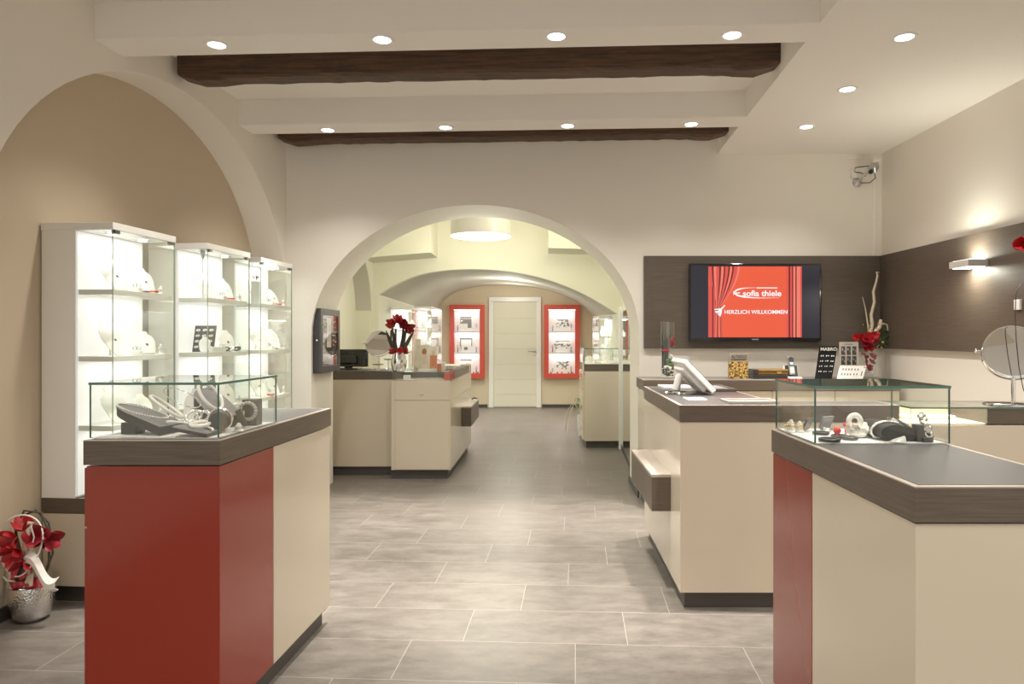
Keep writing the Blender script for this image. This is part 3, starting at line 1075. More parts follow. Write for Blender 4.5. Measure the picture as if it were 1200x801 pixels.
def make_vitrine(loc, label):
    t = thing('glass_vitrine', label, 'display cabinet', loc, AV, 'tall lit glass vitrines')
    W, D, S = .50, .375, .185    # length along the wall, depth, depth of the white back box
    b = lambda n, m, *a, bev=.0015: obj(n, MB().box(*a, bev), m, t, local=True)
    b('back_box', 'white', 0, S - .006, 0, W, VB - VB, VT - .035 - VB)
    b('lit_back', 'vitglow', S - .0058, S, .004, W - .004, .01, VT - .04 - VB, bev=0)
    b('top_board', 'white', 0, D + .004, -.004, W + .004, VT - .035 - VB, VT - VB)
    for z in SHZ:
        b('shelf', 'white', S, D - .012, .010, W - .010, z - VB, z + .026 - VB)
    for nm, a, c in (('side_pane', (S, .004), (D - .004, .004)), ('side_pane', (S, W - .004), (D - .004, W - .004))):
        o = pane(nm, a, c, (.001, VT - .036 - VB), .006, None, 'glasstint', 'gedge2'); o.parent = t
    o = pane('glass_door', (D - .001, .001), (D - .001, W - .001), (.001, VT - .036 - VB), .006, None, 'glasstint', 'gedge2'); o.parent = t
    for y in (.012, W - .045):
        b('hinge', 'clip', D - .016, D + .006, y, y + .034, VT - .052 - VB, VT - .036 - VB)
    for y in (.13, .37):
        mb = MB(); mb.lathe([(.022, 0), (.034, -.002), (.034, -.006), (.022, -.007)], (S + .09, y, VT - .036 - VB), 20, cap=False)
        o = obj('spot_ring', mb, 'chrome', t, smooth=True, local=True)
        mb = MB(); mb.lathe([(.022, -.002), (1e-6, -.004)], (S + .09, y, VT - .036 - VB), 20, cap=False)
        obj('spot_lamp', mb, 'lampface', o, smooth=True, local=True)
    return t


VO = [O1, (-2.360, 4.225), (-2.345, 4.985)]
VN = ['nearest', 'middle', 'farthest']
v0 = make_vitrine((O1[0], O1[1], VB), 'nearest of the three tall lit glass vitrines on the left wall')
for k in (1, 2):
    dup(v0, (VO[k][0], VO[k][1], VB), AV, VN[k] + ' of the three tall lit glass vitrines on the left wall')
VITE = 1.35
for k in range(3):
    for z in [VT - .045] + [s - .006 for s in SHZ]:
        x, y = vloc(VO[k], .285, .25)
        area((x, y, z), VITE if z > 1.7 else VITE * .62, .12, .40, (1, .98, .93), rz=AV, name='vitrine_lamp')

# ================================================================ far room furniture
def showcase(px0, px1, py0, py1, label):
    x0, x1 = px12(px0), px12(px1)
    z1 = H - (py0 - VY) / FP * (Y4 - .14); z0 = H - (py1 - VY) / FP * (Y4 - .14)
    k = (Y4 - .14) / Y4
    x0 *= k; x1 *= k
    f = .085
    t = thing('wall_showcase', label, 'wall cabinet', ((x0 + x1) / 2, Y4, z0), 0, 'red framed wall showcases')
    ya = Y4 - .14
    mb = MB()
    mb.box(x0, x0 + f, ya, Y4 - .001, z0, z1, .003); mb.box(x1 - f, x1, ya, Y4 - .001, z0, z1, .003)
    mb.box(x0 + f, x1 - f, ya, Y4 - .001, z1 - f, z1, .003); mb.box(x0 + f, x1 - f, ya, Y4 - .001, z0, z0 + f, .003)
    obj('frame', mb, 'redframe', t)
    mb = MB(); mb.box(x0 + f, x1 - f, Y4 - .012, Y4 - .001, z0 + f, z1 - f); obj('lit_back', mb, 'showglow', t)
    hh = (z1 - z0 - 2 * f) / 3
    zz = [z0 + f, z0 + f + hh, z0 + f + 2 * hh]
    for z in zz[1:]:
        mb = MB(); mb.box(x0 + f, x1 - f, ya + .01, Y4 - .012, z - .02, z, .002); obj('shelf', mb, 'white', t)
    mb = MB(); mb.box(x0 + f, x1 - f, ya + .03, ya + .045, z1 - f - .012, z1 - f); obj('led_strip', mb, 'ledglow', t)
    pane('glass_front', (x0 + f, ya + .005), (x1 - f, ya + .005), (z0 + f, z1 - f), .004, t)
    for z in zz:
        area(((x0 + x1) / 2, ya + .06, z + hh - .025), 1.3, x1 - x0 - 2 * f - .04, .05, (1, .93, .9))
    return x0 + f, x1 - f, zz, hh, ya


SHW = [('left', showcase(526.5, 567.5, 357, 443, 'red framed lit wall showcase left of the white door')),
       ('right', showcase(637.5, 679.5, 357, 443, 'red framed lit wall showcase right of the white door'))]


def side_vitrine(x0, x1, y0, y1, z0, z1, label, face, nsh=4):
    t = thing('glass_vitrine', label, 'display cabinet', ((x0 + x1) / 2, (y0 + y1) / 2, z0))
    xb = x0 if face > 0 else x1
    xf = x1 if face > 0 else x0
    mb = MB(); mb.box(min(xb, xb + .02 * face), max(xb, xb + .02 * face), y0, y1, z0, z1); obj('lit_back', mb, 'vitglow', t)
    mb = MB(); mb.box(x0, x1, y0, y1, z1, z1 + .03, .002); obj('top_board', mb, 'white', t)
    mb = MB(); mb.box(x0, x1, y0, y1, 0, z0, .002); obj('base', mb, 'white', t)
    for k in range(1, nsh):
        z = z0 + (z1 - z0) * k / nsh
        sheet_pane('glass_shelf', [(x0 + .022, y0 + .01), (x1 - .01, y0 + .01), (x1 - .01, y1 - .01), (x0 + .022, y1 - .01)] if face > 0 else
                   [(x0 + .01, y0 + .01), (x1 - .022, y0 + .01), (x1 - .022, y1 - .01), (x0 + .01, y1 - .01)], z - .004, z + .004, t, 'glasstint', 'gedge2')
    pane('glass_door', (xf, y0), (xf, y1), (z0, z1), .006, t, 'glasstint', 'gedge2')
    pane('side_pane', (xb + .02 * face, y0 + .004), (xf, y0 + .004), (z0, z1), .006, t, 'glasstint', 'gedge2')
    area(((x0 + x1) / 2, (y0 + y1) / 2, z1 - .01), 9, (x1 - x0) * .5, (y1 - y0) * .8, (1, .98, .93))
    return t


side_vitrine(-1.94, -1.66, 9.15, 10.25, .55, 1.66, 'tall lit glass vitrine on the left wall of the far room, nearer one', 1)
side_vitrine(-1.92, -1.66, 10.75, 11.9, .55, 1.74, 'tall lit glass vitrine on the left wall of the far room, one nearer the door', 1)
side_vitrine(.79, .985, 9.25, 10.35, .55, 1.55, 'lit glass vitrine on the right wall of the far room', -1)
for y in (9.3, 11.4):
    for x in (-1.1, .25):
        spot((x, y, 1.98), 110, 110, 1.0, (1, .95, .82), .05, (x, y, 0), name='far_room_lamp')
point((-.45, 10.4, 1.9), 24, .15, (1, .95, .80))
point((-.45, 12.0, 1.95), 10, .15, (1, .93, .78))
# ================================================================ small things
def T(x, y, z, rz=0., rx=0., ry=0.):
    return Matrix.Translation((x, y, z)) @ Matrix.Rotation(rz, 4, 'Z') @ Matrix.Rotation(ry, 4, 'Y') @ Matrix.Rotation(rx, 4, 'X')


def interp(tab, v):
    for (a, p), (b, q) in zip(tab, tab[1:]):
        if v <= b:
            u = (v - a) / (b - a); u = u * u * (3 - 2 * u)
            return p + (q - p) * u
    return tab[-1][1]


BUSTP = [(0, .50), (.22, .80), (.55, 1.), (.74, .92), (.86, .50), (.93, .40), (1., .42)]


def bust_surface(h, w, lean, u, v):
    """point of a leaning necklace bust, front towards -Y; u in -1..1, v in 0..1"""
    hw = w * interp(BUSTP, v)
    y = .22 * hw * u * u + .10 * w * math.cos(v * PI)
    z = v * h
    return Vector((u * hw, y + z * math.sin(lean), z * math.cos(lean)))


def make_bust(label, loc, rz, h=.17, w=.075, lean=.45, m='ivory', neck='silver', drop=.42, pend='silver', group=None):
    t = thing('necklace_bust', label, 'jewellery stand', loc, rz, group)
    g = [[bust_surface(h, w, lean, -1 + 2 * i / 14, j / 14) for j in range(15)] for i in range(15)]
    mb = MB(); mb.sheet(g, .008)
    mb.tube([(0, .012 + h * .5 * math.sin(lean), h * .5 * math.cos(lean)), (0, .02 + h * .5 * math.sin(lean), .001)], .006)
    obj('bust', mb, m, t, smooth=50, local=True)
    if neck:
        pts = []
        for k in range(21):
            a = -1 + 2 * k / 20
            v = .90 - drop * (1 - a * a) ** .8
            hw = interp(BUSTP, v)
            u = max(-1, min(1, a * .36 / hw))
            p = bust_surface(h, w, lean, u, v)
            pts.append(p + Vector((0, -.004, .001)))
        mb = MB(); mb.tube(pts, .0036, 6)
        if pend:
            mb.ball(pts[10] + Vector((0, -.003, -.006)), .009)
        obj('necklace', mb, neck, t, smooth=True, local=True)
    return t


def make_ring_cone(label, loc, h=.06, m='ivory', gem='silver', group=None, name='ring_cone'):
    t = thing(name, label, 'jewellery stand', loc, 0, group)
    mb = MB(); mb.lathe([(.016, 0), (.017, .003), (.013, .006), (.010, h * .6), (.005, h * .95), (1e-6, h)], seg=20, cap=False)
    obj('cone', mb, m, t, smooth=True, local=True)
    mb = MB(); mb.ring((0, 0, h * .55), .0125, .0022, Matrix.Rotation(.12, 3, 'X'), 20, ts=6); mb.ball((0, -.014, h * .56), .005, seg=10)
    obj('ring', mb, gem, t, smooth=True, local=True)
    return t


def make_block(label, loc, rz, sx, sy, sz, m='ivory', it='silver', name='display_block', kind='earring'):
    t = thing(name, label, 'jewellery stand', loc, rz)
    mb = MB(); mb.box(-sx / 2, sx / 2, -sy / 2, sy / 2, 0, sz, .003); obj('block', mb, m, t, local=True)
    if it:
        for s in (-1, 1):
            mb = MB(); mb.ring((s * sx * .22, 0, sz + .012), .010, .0025, Matrix.Rotation(PI / 2, 3, 'X'), 16, ts=6)
            obj('earring', mb, it, t, smooth=True, local=True)
    return t


def make_bracelet(label, loc, R, r, m, rz=0, tilt=0., beads=0, arc=1., name='bracelet', cat='bracelet'):
    mb = MB()
    rot = (Matrix.Rotation(rz, 3, 'Z') @ Matrix.Rotation(tilt, 3, 'X'))
    if beads:
        for k in range(beads):
            a = 2 * PI * k / beads
            mb.ball(Vector(loc) + rot @ Vector((R * math.cos(a), R * math.sin(a), 0)), r, seg=10)
    else:
        mb.ring(loc, R, r, rot, 36, arc=arc)
    return tag(obj(name, mb, m, None, smooth=True), label, cat)


# ---------------- in the tall vitrines ---------------------------------------
SHTOP = [VB + .0, SHZ[0] + .026, SHZ[1] + .026, SHZ[2] + .026]
SHN = ['bottom', 'lower middle', 'upper middle', 'top']
FACE = AV + math.radians(62)      # busts look out through the glass towards the shop
def vput(k, s, y, x=.28):
    p = vloc(VO[k], x, y); return (p[0], p[1], SHTOP[s] + .001)


VL = lambda k, s: '%s shelf of the %s tall vitrine' % (SHN[s], VN[k])
for k in range(3):
    for s in range(4):
        rnd = random.Random(k * 10 + s)
        if k == 1 and s in (1, 2):
            # dark ring board with a small white bust and block in front
            t = thing('ring_board', 'black leaning ring board, ' + VL(k, s), 'ring board', vput(k, s, .14, .262), AV + .15)
            M = Matrix.Rotation(-.28, 4, 'X')
            bh = .17 if s == 2 else .15
            mb = MB(); mb.prism([(-.065, -.004), (.065, -.004), (.065, .004), (-.065, .004)], 0, bh, .002, M=M)
            obj('board', mb, 'dkgrey', t, local=True)
            for i in range(3):
                for j in range(4):
                    mb = MB(); mb.ring(M @ Vector((-.04 + .04 * i, -.010, .030 + bh * .21 * j)), .010, .0032, Matrix.Rotation(.5, 3, 'X'), 12, ts=5)
                    obj('ring', mb, 'pearl', t, smooth=True, local=True)
            make_bust('small white bust before the black ring board, ' + VL(k, s), vput(k, s, .085, .30), FACE - .9, .095, .032, .3, 'matte', None)
            make_bust('white bust with silver chain, ' + VL(k, s), vput(k, s, .335, .335), FACE + .1, .15, .052, .5, 'ivory', 'clip')
            if s == 2:
                make_block('long white block under the small bust, ' + VL(k, s), vput(k, s, .17, .338), AV, .03, .15, .032, 'matte', None)
        else:
            make_bust('large white necklace bust at the near end, ' + VL(k, s), vput(k, s, .13, .335), FACE + .22 + rnd.uniform(-.12, .12), .20 + rnd.uniform(-.02, .012), .062, .62, 'ivory', ['clip', 'steel', 'clip'][(k + s) % 3])
            make_bust('smaller white necklace bust at the far end, ' + VL(k, s), vput(k, s, .345, .335), FACE + .22 + rnd.uniform(-.15, .15), .155 + rnd.uniform(-.015, .02), .054, .60, 'ivory', ['clip', 'steel', 'clip'][(k + s) % 3])
        if s > 0:
            make_block('white earring block near the glass, ' + VL(k, s), vput(k, s, .235, .335), AV + rnd.uniform(-.3, .3), .045, .035, .022, 'matte', 'steel')
            make_ring_cone('white ring cone with ring, ' + VL(k, s), vput(k, s, .42, .345), .05 + rnd.uniform(-.008, .01), 'ivory', 'steel')
make_bracelet('red coral bracelet on the top shelf of the nearest tall vitrine', vput(0, 3, .36, .345)[:2] + (SHTOP[3] + .010,), .02, .0055, 'coral', beads=12)
make_bracelet('red coral ring of beads on the top shelf of the middle tall vitrine', vput(1, 3, .31, .35)[:2] + (SHTOP[3] + .010,), .02, .0055, 'coral', beads=12)
make_bracelet('red coral bracelet on the top shelf of the farthest tall vitrine', vput(2, 3, .33, .35)[:2] + (SHTOP[3] + .010,), .022, .006, 'coral', beads=12)
make_bracelet('red coral bracelet on the lower middle shelf of the farthest tall vitrine', vput(2, 1, .2, .35)[:2] + (SHTOP[1] + .010,), .022, .006, 'coral', beads=12)
for k, y in enumerate((.27, .305, .34)):
    make_bracelet('%s dark silver bangle lying on the upper middle shelf of the nearest tall vitrine' % ['nearest', 'middle', 'farthest'][k], vput(0, 2, y + .01, .33)[:2] + (SHTOP[2] + .006,), .022, .0045, 'steel')
for k, y in enumerate((.26, .31, .39)):
    make_bracelet('%s dark beaded bracelet on the upper middle shelf of the middle tall vitrine' % ['nearest', 'middle', 'farthest'][k], vput(1, 2, y, .345)[:2] + (SHTOP[2] + .016,), .02, .007, ['clip', 'silver', 'dkgrey'][k], tilt=.5, beads=11)
for k, s in ((0, 1), (0, 3), (1, 1), (2, 2)):
    make_bracelet('dark silver bangle near the glass, ' + VL(k, s), vput(k, s, .287, .345)[:2] + (SHTOP[s] + .006,), .016, .0045, 'clip')
# long silver rose standing in the middle vitrine, bird-like brooch in the farthest
p = Vector(vput(1, 3, .075, .30))
t = thing('silver_rose', 'tall thin silver rose standing on the top shelf of the middle vitrine', 'ornament', tuple(p))
mb = MB(); mb.tube([(0, 0, 0), (.002, 0, .1), (-.002, 0, .2), (0, 0, .255)], .0028); mb.lathe([(.014, 0), (.014, .003), (.003, .006)], seg=16)
obj('stem', mb, 'steel', t, smooth=True, local=True)
mb = MB(); mb.lathe([(.003, .235), (.010, .25), (.015, .272), (.019, .284), (.015, .288), (.006, .280)], seg=16, cap=False)
obj('blossom', mb, 'steel', t, smooth=True, local=True)
p = Vector(vput(2, 3, .06, .31))
t = thing('flower_brooch', 'dark silver flower ornament on a white stand, top shelf of farthest vitrine', 'ornament', tuple(p))
mb = MB(); mb.box(-.03, .03, -.02, .02, 0, .16, .004); obj('stand', mb, 'matte', t, local=True)
mb = MB()
for k in range(5):
    a = 2 * PI * k / 5
    mb.sheet([[Vector((math.cos(a + b) * r, math.sin(a + b) * r * .5, .168 + r * .9)) for b in (-.3, 0, .3)] for r in (.004, .02, .032)], .001)
mb.tube([(0, 0, .16), (.004, 0, .19), (.002, 0, .225)], .002)
obj('flower', mb, 'clip', t, smooth=True, local=True)

# ---------------- in the case on the red counter ------------------------------
ZF = ZC + .0055
def wedge_pad(label, cx, cy, rz, L_, W_, h0, h1, thick, m='grey', side='dkgrey', oval=True):
    """tilted pad with a rounded far end: low end at +x, high end at -x"""
    t = thing('display_pad', label, 'jewellery stand', (cx, cy, ZF), rz)
    out = []
    for k in range(13):
        a = PI / 2 + PI * k / 12
        out.append((-L_ / 2 + W_ / 2 + W_ / 2 * math.cos(a) * (1 if oval else .15), W_ / 2 * math.sin(a)))
    out += [(L_ / 2, -W_ / 2), (L_ / 2, W_ / 2)]
    def lift(x): return h1 + (h0 - h1) * (x + L_ / 2) / L_
    mb = MB(); mb.prism(out, 0, thick, .002)
    for v in mb.bm.verts:
        v.co.z += max(0, lift(v.co.x) - thick)
    mb.bm.normal_update()
    for f in mb.bm.faces:
        f.material_index = 0 if f.normal.z > .6 else 1
    obj('pad', mb, [m, side], t, local=True)
    return t


def pad_block(label, x0, x1, y0, y1, z1, m='dkgrey'):
    mb = MB(); mb.box(x0, x1, y0, y1, ZF, z1, .002)
    return tag(obj('riser_block', mb, m), label, 'jewellery stand')


wedge_pad('long tilted grey jewellery pad at the left end of the red counter case', -1.330, 2.37, math.radians(-8), .19, .125, .030, .100, .030)
pad_block('dark riser block under the long grey pad in the red counter case', -1.40, -1.35, 2.34, 2.40, ZF + .038)
wedge_pad('steep dark oval jewellery pad in the middle of the red counter case', -1.18, 2.545, math.radians(-28), .15, .125, .035, .135, .042)
wedge_pad('low grey jewellery wedge at the front of the red counter case', -1.155, 2.315, math.radians(-2), .165, .10, .012, .042, .012, oval=False)
# collars and chains
def collar(label, c, R, r, m, tilt, rz, sy=1.0, name='collar_necklace'):
    mb = MB(); rot = Matrix.Rotation(rz, 3, 'Z') @ tilt
    mb.ring(c, R, r, rot, 40, sy=sy)
    return tag(obj(name, mb, m, smooth=True), label, 'necklace')


Ry = lambda a: Matrix.Rotation(a, 3, 'Y')
Rx = lambda a: Matrix.Rotation(a, 3, 'X')
collar('thick white collar necklace on the long grey pad of the red counter case', (-1.262, 2.37, ZF + .088), .062, .0055, 'pearl', Ry(.62) @ Rx(-.2), 0, .75)
collar('thin silver wire collar above the long grey pad of the red counter case', (-1.235, 2.42, ZF + .115), .066, .002, 'silver', Ry(.5) @ Rx(.2), 0, .7)
collar('broad white collar hanging over the steep dark oval pad of the red counter case', (-1.175, 2.50, ZF + .115), .058, .006, 'pearl', Ry(.95) @ Rx(.35), .2, .75)
mb = MB()
rnd = random.Random(3)
for k in range(60):
    a = 2 * PI * k / 60
    mb.ball((-1.335 + .082 * math.cos(a), 2.355 + .05 * math.sin(a), ZF + .071 - .29 * .082 * math.cos(a) + .006), .003, seg=8)
tag(obj('bead_necklace', mb, 'pearl', smooth=True), 'string of small white beads lying on the long grey pad of the red counter case', 'necklace')
mb = MB()
for k in range(30):
    a = PI * k / 29
    mb.ball((-1.15 + .075 * math.cos(a), 2.30 + .040 * math.sin(a), ZF + .031 - .18 * .075 * math.cos(a) + .002), .004, seg=8)
tag(obj('bead_necklace', mb, 'pearl', smooth=True), 'white bead strand draped along the low front wedge of the red counter case', 'necklace')
for k, (x, y) in enumerate(((-1.20, 2.43), (-1.165, 2.41))):
    make_bracelet('%s silver beaded cuff between the pads of the red counter case' % ['left', 'right'][k], (x, y, ZF + .05), .026, .006, 'silver', tilt=.7, beads=16)
make_bracelet('white bangle lying on the low front wedge of the red counter case', (-1.13, 2.33, ZF + .035), .028, .006, 'pearl', tilt=.15)
t = thing('coral_ornament', 'coral red drop ornament between the pads of the red counter case', 'ornament', (-1.093, 2.40, ZF))
mb = MB(); mb.lathe([(1e-6, 0), (.014, .004), (.018, .015), (.010, .03), (.003, .042), (1e-6, .045)], (-1.093, 2.40, ZF), 16, cap=False)
obj('drop', mb, 'coral', t, smooth=True)
# dark roll with bracelets
t = thing('bracelet_roll', 'dark round roll with a bracelet at the right of the red counter case', 'jewellery stand', (-1.095, 2.40, ZF + .042), math.radians(20))
mb = MB(); mb.lathe([(.030, -.055), (.033, -.052), (.033, .052), (.030, .055)], seg=28, M=Matrix.Rotation(PI / 2, 4, 'X'))
obj('roll', mb, 'dkgrey', t, smooth=True, local=True)
mb = MB()
for y in (.0, .022):
    mb.ring((0, y, 0), .036, .005, Matrix.Rotation(PI / 2, 3, 'X'), 32)
obj('bracelet', mb, 'silver', t, smooth=True, local=True)
pad_block('tall dark cube stand at the back of the red counter case', -1.088, -1.035, 2.56, 2.615, ZF + .095)
make_bracelet('silver watch-like bracelet hung on the tall dark cube of the red counter case', (-1.061, 2.545, ZF + .055), .03, .007, 'steel', rz=0, tilt=PI / 2, beads=18)
t = thing('earring_stand', 'small leaning dark earring plate at the right corner of the red counter case', 'jewellery stand', (-1.052, 2.50, ZF + .006), math.radians(20))
mb = MB(); mb.box(-.010, .010, -.025, .025, .001, .065, .002, M=Matrix.Rotation(-.35, 4, 'Y')); obj('plate', mb, 'dkgrey', t, local=True)
mb = MB()
for s in (-.012, .012):
    mb.ring(Matrix.Rotation(-.35, 4, 'Y') @ Vector((.013, s, .045)), .008, .002, Matrix.Rotation(PI / 2, 3, 'Y'), 14, ts=6)
obj('earring', mb, 'silver', t, smooth=True, local=True)
make_ring_cone('short white ring cone right of the dark roll in the red counter case', (-1.035, 2.41, ZF), .03, 'matte', 'steel')
make_bust('white necklace bust standing at the back of the red counter case', (-1.30, 2.60, ZF), -.3, .135, .05, .35, 'matte', 'silver')

# ---------------- in the case on the right foreground counter ---------------------
def P2(px, py, z=ZF):            # point on the case floor seen at a pixel
    d = FP * (H - z) / (py - VY); return ((px - VX) / FP * d, d, z)


# black teardrop roll with beaded rope
c = P2(1050, 517)
t = thing('necklace_roll', 'black teardrop jewellery roll lying in the right foreground case', 'jewellery stand', c, math.radians(0))
dro = [(.040 * math.cos(a) * 1.15, .026 + .026 * math.sin(a)) for a in [PI * .42 + (PI * 1.02) * k / 14 for k in range(15)]] + [(.0, 0), (.118, .012), (.118, .022)]
mb = MB(); mb.profile(dro, .0, .17)
obj('roll', mb, 'black', t, local=True)
mb = MB()
for k in range(26):
    a = PI * .30 + PI * 1.05 * k / 25
    mb.ball((.046 * math.cos(a) * 1.15, .05, max(.006, .026 + .030 * math.sin(a))), .0055, seg=8)
obj('bead_rope', mb, 'silver', t, smooth=True, local=True)
for k in range(3):
    mb = MB()
    pts = [(.052 * (1 - q) * 1 - .01 + .10 * q, .075 + .03 * k, .058 - .030 * q) for q in [i / 8 for i in range(9)]]
    mb.tube(pts, .0045, 8)
    obj('chain', mb, ['silver', 'pearl', 'steel'][k], t, smooth=True, local=True)
# white twisted cuff
c = P2(1003, 512)
t = thing('white_cuff', 'white porcelain rose cuff left of the black roll in the right foreground case', 'bracelet', c)
mb = MB()
mb.ring((-.004, 0, .052), .019, .009, Matrix.Rotation(PI / 2, 3, 'X') , 28)
for k in range(9):
    a = 2 * PI * k / 9
    mb.sheet([[Vector((.006 + math.cos(a + b) * r * 1.1, math.sin(a + b) * r * .8, .018 + .6 * r * math.cos(3 * b) + .01 * math.sin(a * 2))) for b in (-.5, -.2, .2, .5)] for r in (.004, .018, .03, .036)], .0015)
mb.lathe([(1e-6, 0), (.022, .002), (.03, .012), (.02, .026), (1e-6, .03)], (.006, 0, 0), 20, cap=False)
obj('cuff', mb, 'pearl', t, smooth=True, local=True)
for k, (px, py, r) in enumerate(((981, 512, .0125), (991, 508, .008), (998, 507, .008))):
    c = P2(px, py)
    mb = MB(); mb.ball((c[0], c[1], c[2] + (.022 if k == 0 else .03)), r, seg=14)
    mb.tube([(c[0], c[1], c[2]), (c[0], c[1], c[2] + .02)], .004)
    tag(obj('red_bead', mb, 'coral', smooth=True), ['large red bead pendant', 'left small red bead', 'right small red bead'][k] + ' left of the white cuff in the right foreground case', 'bead')
for k, (px, py, R, m_) in enumerate(((972, 517, .028, 'black'), (984, 513, .022, 'dkgrey'), (996, 515, .02, 'clip'), (962, 509, .022, 'black'), (968, 505, .018, 'silver'))):
    c = P2(px, py)
    make_bracelet('%s flat bracelet on the floor of the right foreground case' % ['broad black front', 'charcoal second', 'dark metal right', 'black rear', 'silver rearmost'][k], (c[0], c[1], ZF + .006), R, .0055, m_)
c = P2(962, 503)
mb = MB(); mb.box(-.028, .028, -.004, .004, .001, .045, .002, M=T(c[0] + .02, c[1] + .02, ZF + .004, .5, .4))
tag(obj('display_plate', mb, 'grey'), 'small leaning grey plate at the back left of the right foreground case', 'jewellery stand')
c = P2(944, 506)
mb = MB(); mb.box(-.035, .035, -.004, .004, .0, .045, .002, M=T(c[0] + .01, c[1] + .03, ZF + .004, .9, .4))
tag(obj('display_plate', mb, 'black'), 'black leaning plate beside the left glass of the right foreground case', 'jewellery stand')
for k, (px, py) in enumerate(((925, 503), (933, 505), (919, 505))):
    c = P2(px, py + 1)
    make_ring_cone('%s of the three little ivory ring cones at the far left of the right case' % ['middle', 'nearest', 'farthest'][k], (c[0] + .012 * k, c[1], ZF), .032 + .006 * k, 'pearl', 'gold')
c = P2(1084, 517)
t = thing('ring_stand', 'dark stepped ring stand with silver rings at the right of the foreground case', 'jewellery stand', c)
mb = MB(); mb.box(-.016, .016, -.02, .02, 0, .015, .002); mb.box(-.026, -.008, -.012, .03, 0, .052, .002)
obj('stand', mb, 'dkgrey', t, local=True)
mb = MB()
for z, x in ((.024, .008), (.043, .004), (.066, -.008), (.08, -.014)):
    mb.ring((x, -.006, z), .0105, .004, Matrix.Rotation(1.2, 3, 'X') @ Matrix.Rotation(z * 20, 3, 'Z'), 20)
    mb.ball((x, -.02, z + .004), .005, seg=10)
obj('ring', mb, 'silver', t, smooth=True, local=True)
c = P2(1054, 518)
t = thing('shell_pendant', 'cream shell pendant in front of the black roll in the right foreground case', 'pendant', c)
mb = MB(); mb.sheet([[Vector((-.03 + .045 * u, -.012 + .02 * v, .001 + .018 * math.sin(PI * v) * u ** .6)) for v in [i / 8 for i in range(9)]] for u in [i / 8 for i in range(9)]], .0015)
obj('shell', mb, 'pearl', t, smooth=True, local=True)

# ---------------- on the service counter -------------------------------------------
t = thing('touch_monitor', 'white tilted touch monitor seen from behind on the service counter', 'monitor', (.90, 4.0, ZC + .001))
bx, tx = .992, .822
zb, zt = ZC + .032, ZC + .208
ang = math.atan2(bx - tx, zt - zb)
Mm = Matrix.Translation((bx, 3.96, zb)) @ Matrix.Rotation(-ang, 4, 'Y')
Ls = math.hypot(bx - tx, zt - zb)
mb = MB(); mb.box(-.036, -.004, -.06, .29, 0, Ls, .008, M=Mm, seg=3); obj('screen_housing', mb, 'white', t)
mb = MB(); mb.box(-.003, .0, -.045, .275, .02, Ls - .02, M=Mm); obj('screen', mb, 'blackgloss', t)
mb = MB(); mb.box(-.062, -.034, -.02, .25, .03, Ls - .035, .010, M=Mm); obj('back_cover', mb, 'matte', t)
mb = MB(); mb.tube([Mm @ Vector((-.07, .11, Ls * .70)), (.815, 4.07, ZC + .10), (.795, 4.07, ZC + .02)], [.028, .034, .038], 14, flat=.6)
obj('stand', mb, 'white', t, smooth=True)
mb = MB(); mb.lathe([(.085, 0), (.09, .004), (.085, .012), (.03, .017)], (.82, 4.05, ZC + .001), 32, sy=1.2); obj('foot', mb, 'chrome', t, smooth=True)
mb = MB(); mb.box(.77, .87, 3.62, 3.76, ZC + .001, ZC + .004)
tag(obj('paper_sheet', mb, 'matte'), 'small white paper in front of the touch monitor', 'paper')


def tray(label, x0, x1, y0, y1, rim, floor_, h=.014, z=ZC + .001):
    t = thing('presentation_tray', label, 'tray', ((x0 + x1) / 2, (y0 + y1) / 2, z))
    mb = MB(); w = .014
    mb.box(x0, x1, y0, y0 + w, z, z + h, .002); mb.box(x0, x1, y1 - w, y1, z, z + h, .002)
    mb.box(x0, x0 + w, y0 + w, y1 - w, z, z + h, .002); mb.box(x1 - w, x1, y0 + w, y1 - w, z, z + h, .002)
    obj('rim', mb, rim, t)
    mb = MB(); mb.box(x0 + w, x1 - w, y0 + w, y1 - w, z, z + h * .55); obj('felt', mb, floor_, t)


tray('white presentation tray behind the touch monitor near the wall', .775, .965, 4.36, 4.58, 'white', 'matte')
tray('dark brown presentation tray on the back part of the service counter', 1.00, 1.175, 4.16, 4.56, 'lam', 'grey', .018)
tray('beige rimmed presentation tray with brown felt at the front of the service counter', .925, 1.175, 3.42, 3.575, 'edge', 'grey')

# ---------------- on the back counter ------------------------------------------------
def P3(px, d=5.45): return (px - VX) / FP * d
ZK = ZC + .0015
cx = P3(782.5)
t = thing('glass_cylinder_vase', 'tall glass cylinder vase filled with stones and moss below the panel', 'vase', (cx, 5.45, ZK))
mb = MB(); mb.lathe([(.050, 0), (.056, .002), (.056, .44), (.0535, .44), (.0535, .012), (1e-6, .010)], seg=32, cap=False)
obj('glass_wall', mb, 'glass', t, smooth=True, local=True)
rnd = random.Random(11)
mb = MB()
for k in range(46):
    a, r = rnd.uniform(0, 2 * PI), .040 * math.sqrt(rnd.random())
    mb.ball((r * math.cos(a), r * math.sin(a), .025 + .075 * rnd.random()), rnd.uniform(.007, .012), seg=8, sz=.75)
o = obj('pebbles', mb, 'dkgrey', t, smooth=True, local=True); o['kind'] = 'stuff'
for k in range(9):
    x, y = rnd.uniform(-.042, .005), rnd.uniform(-.025, .025)
    mb = MB(); mb.tube([(x, y, .08), (x + rnd.uniform(-.006, .006), y, .2), (x + rnd.uniform(-.005, .005), y, rnd.uniform(.30, .38))], rnd.uniform(.003, .0075), 6)
    obj('twig', mb, 'dkgrey', t, smooth=True, local=True)
mb = MB()
for k in range(16):
    mb.ball((rnd.uniform(-.01, .038), rnd.uniform(-.04, .0), rnd.uniform(.105, .145)), rnd.uniform(.013, .019), seg=8)
obj('moss', mb, 'leaf', t, smooth=True, local=True)
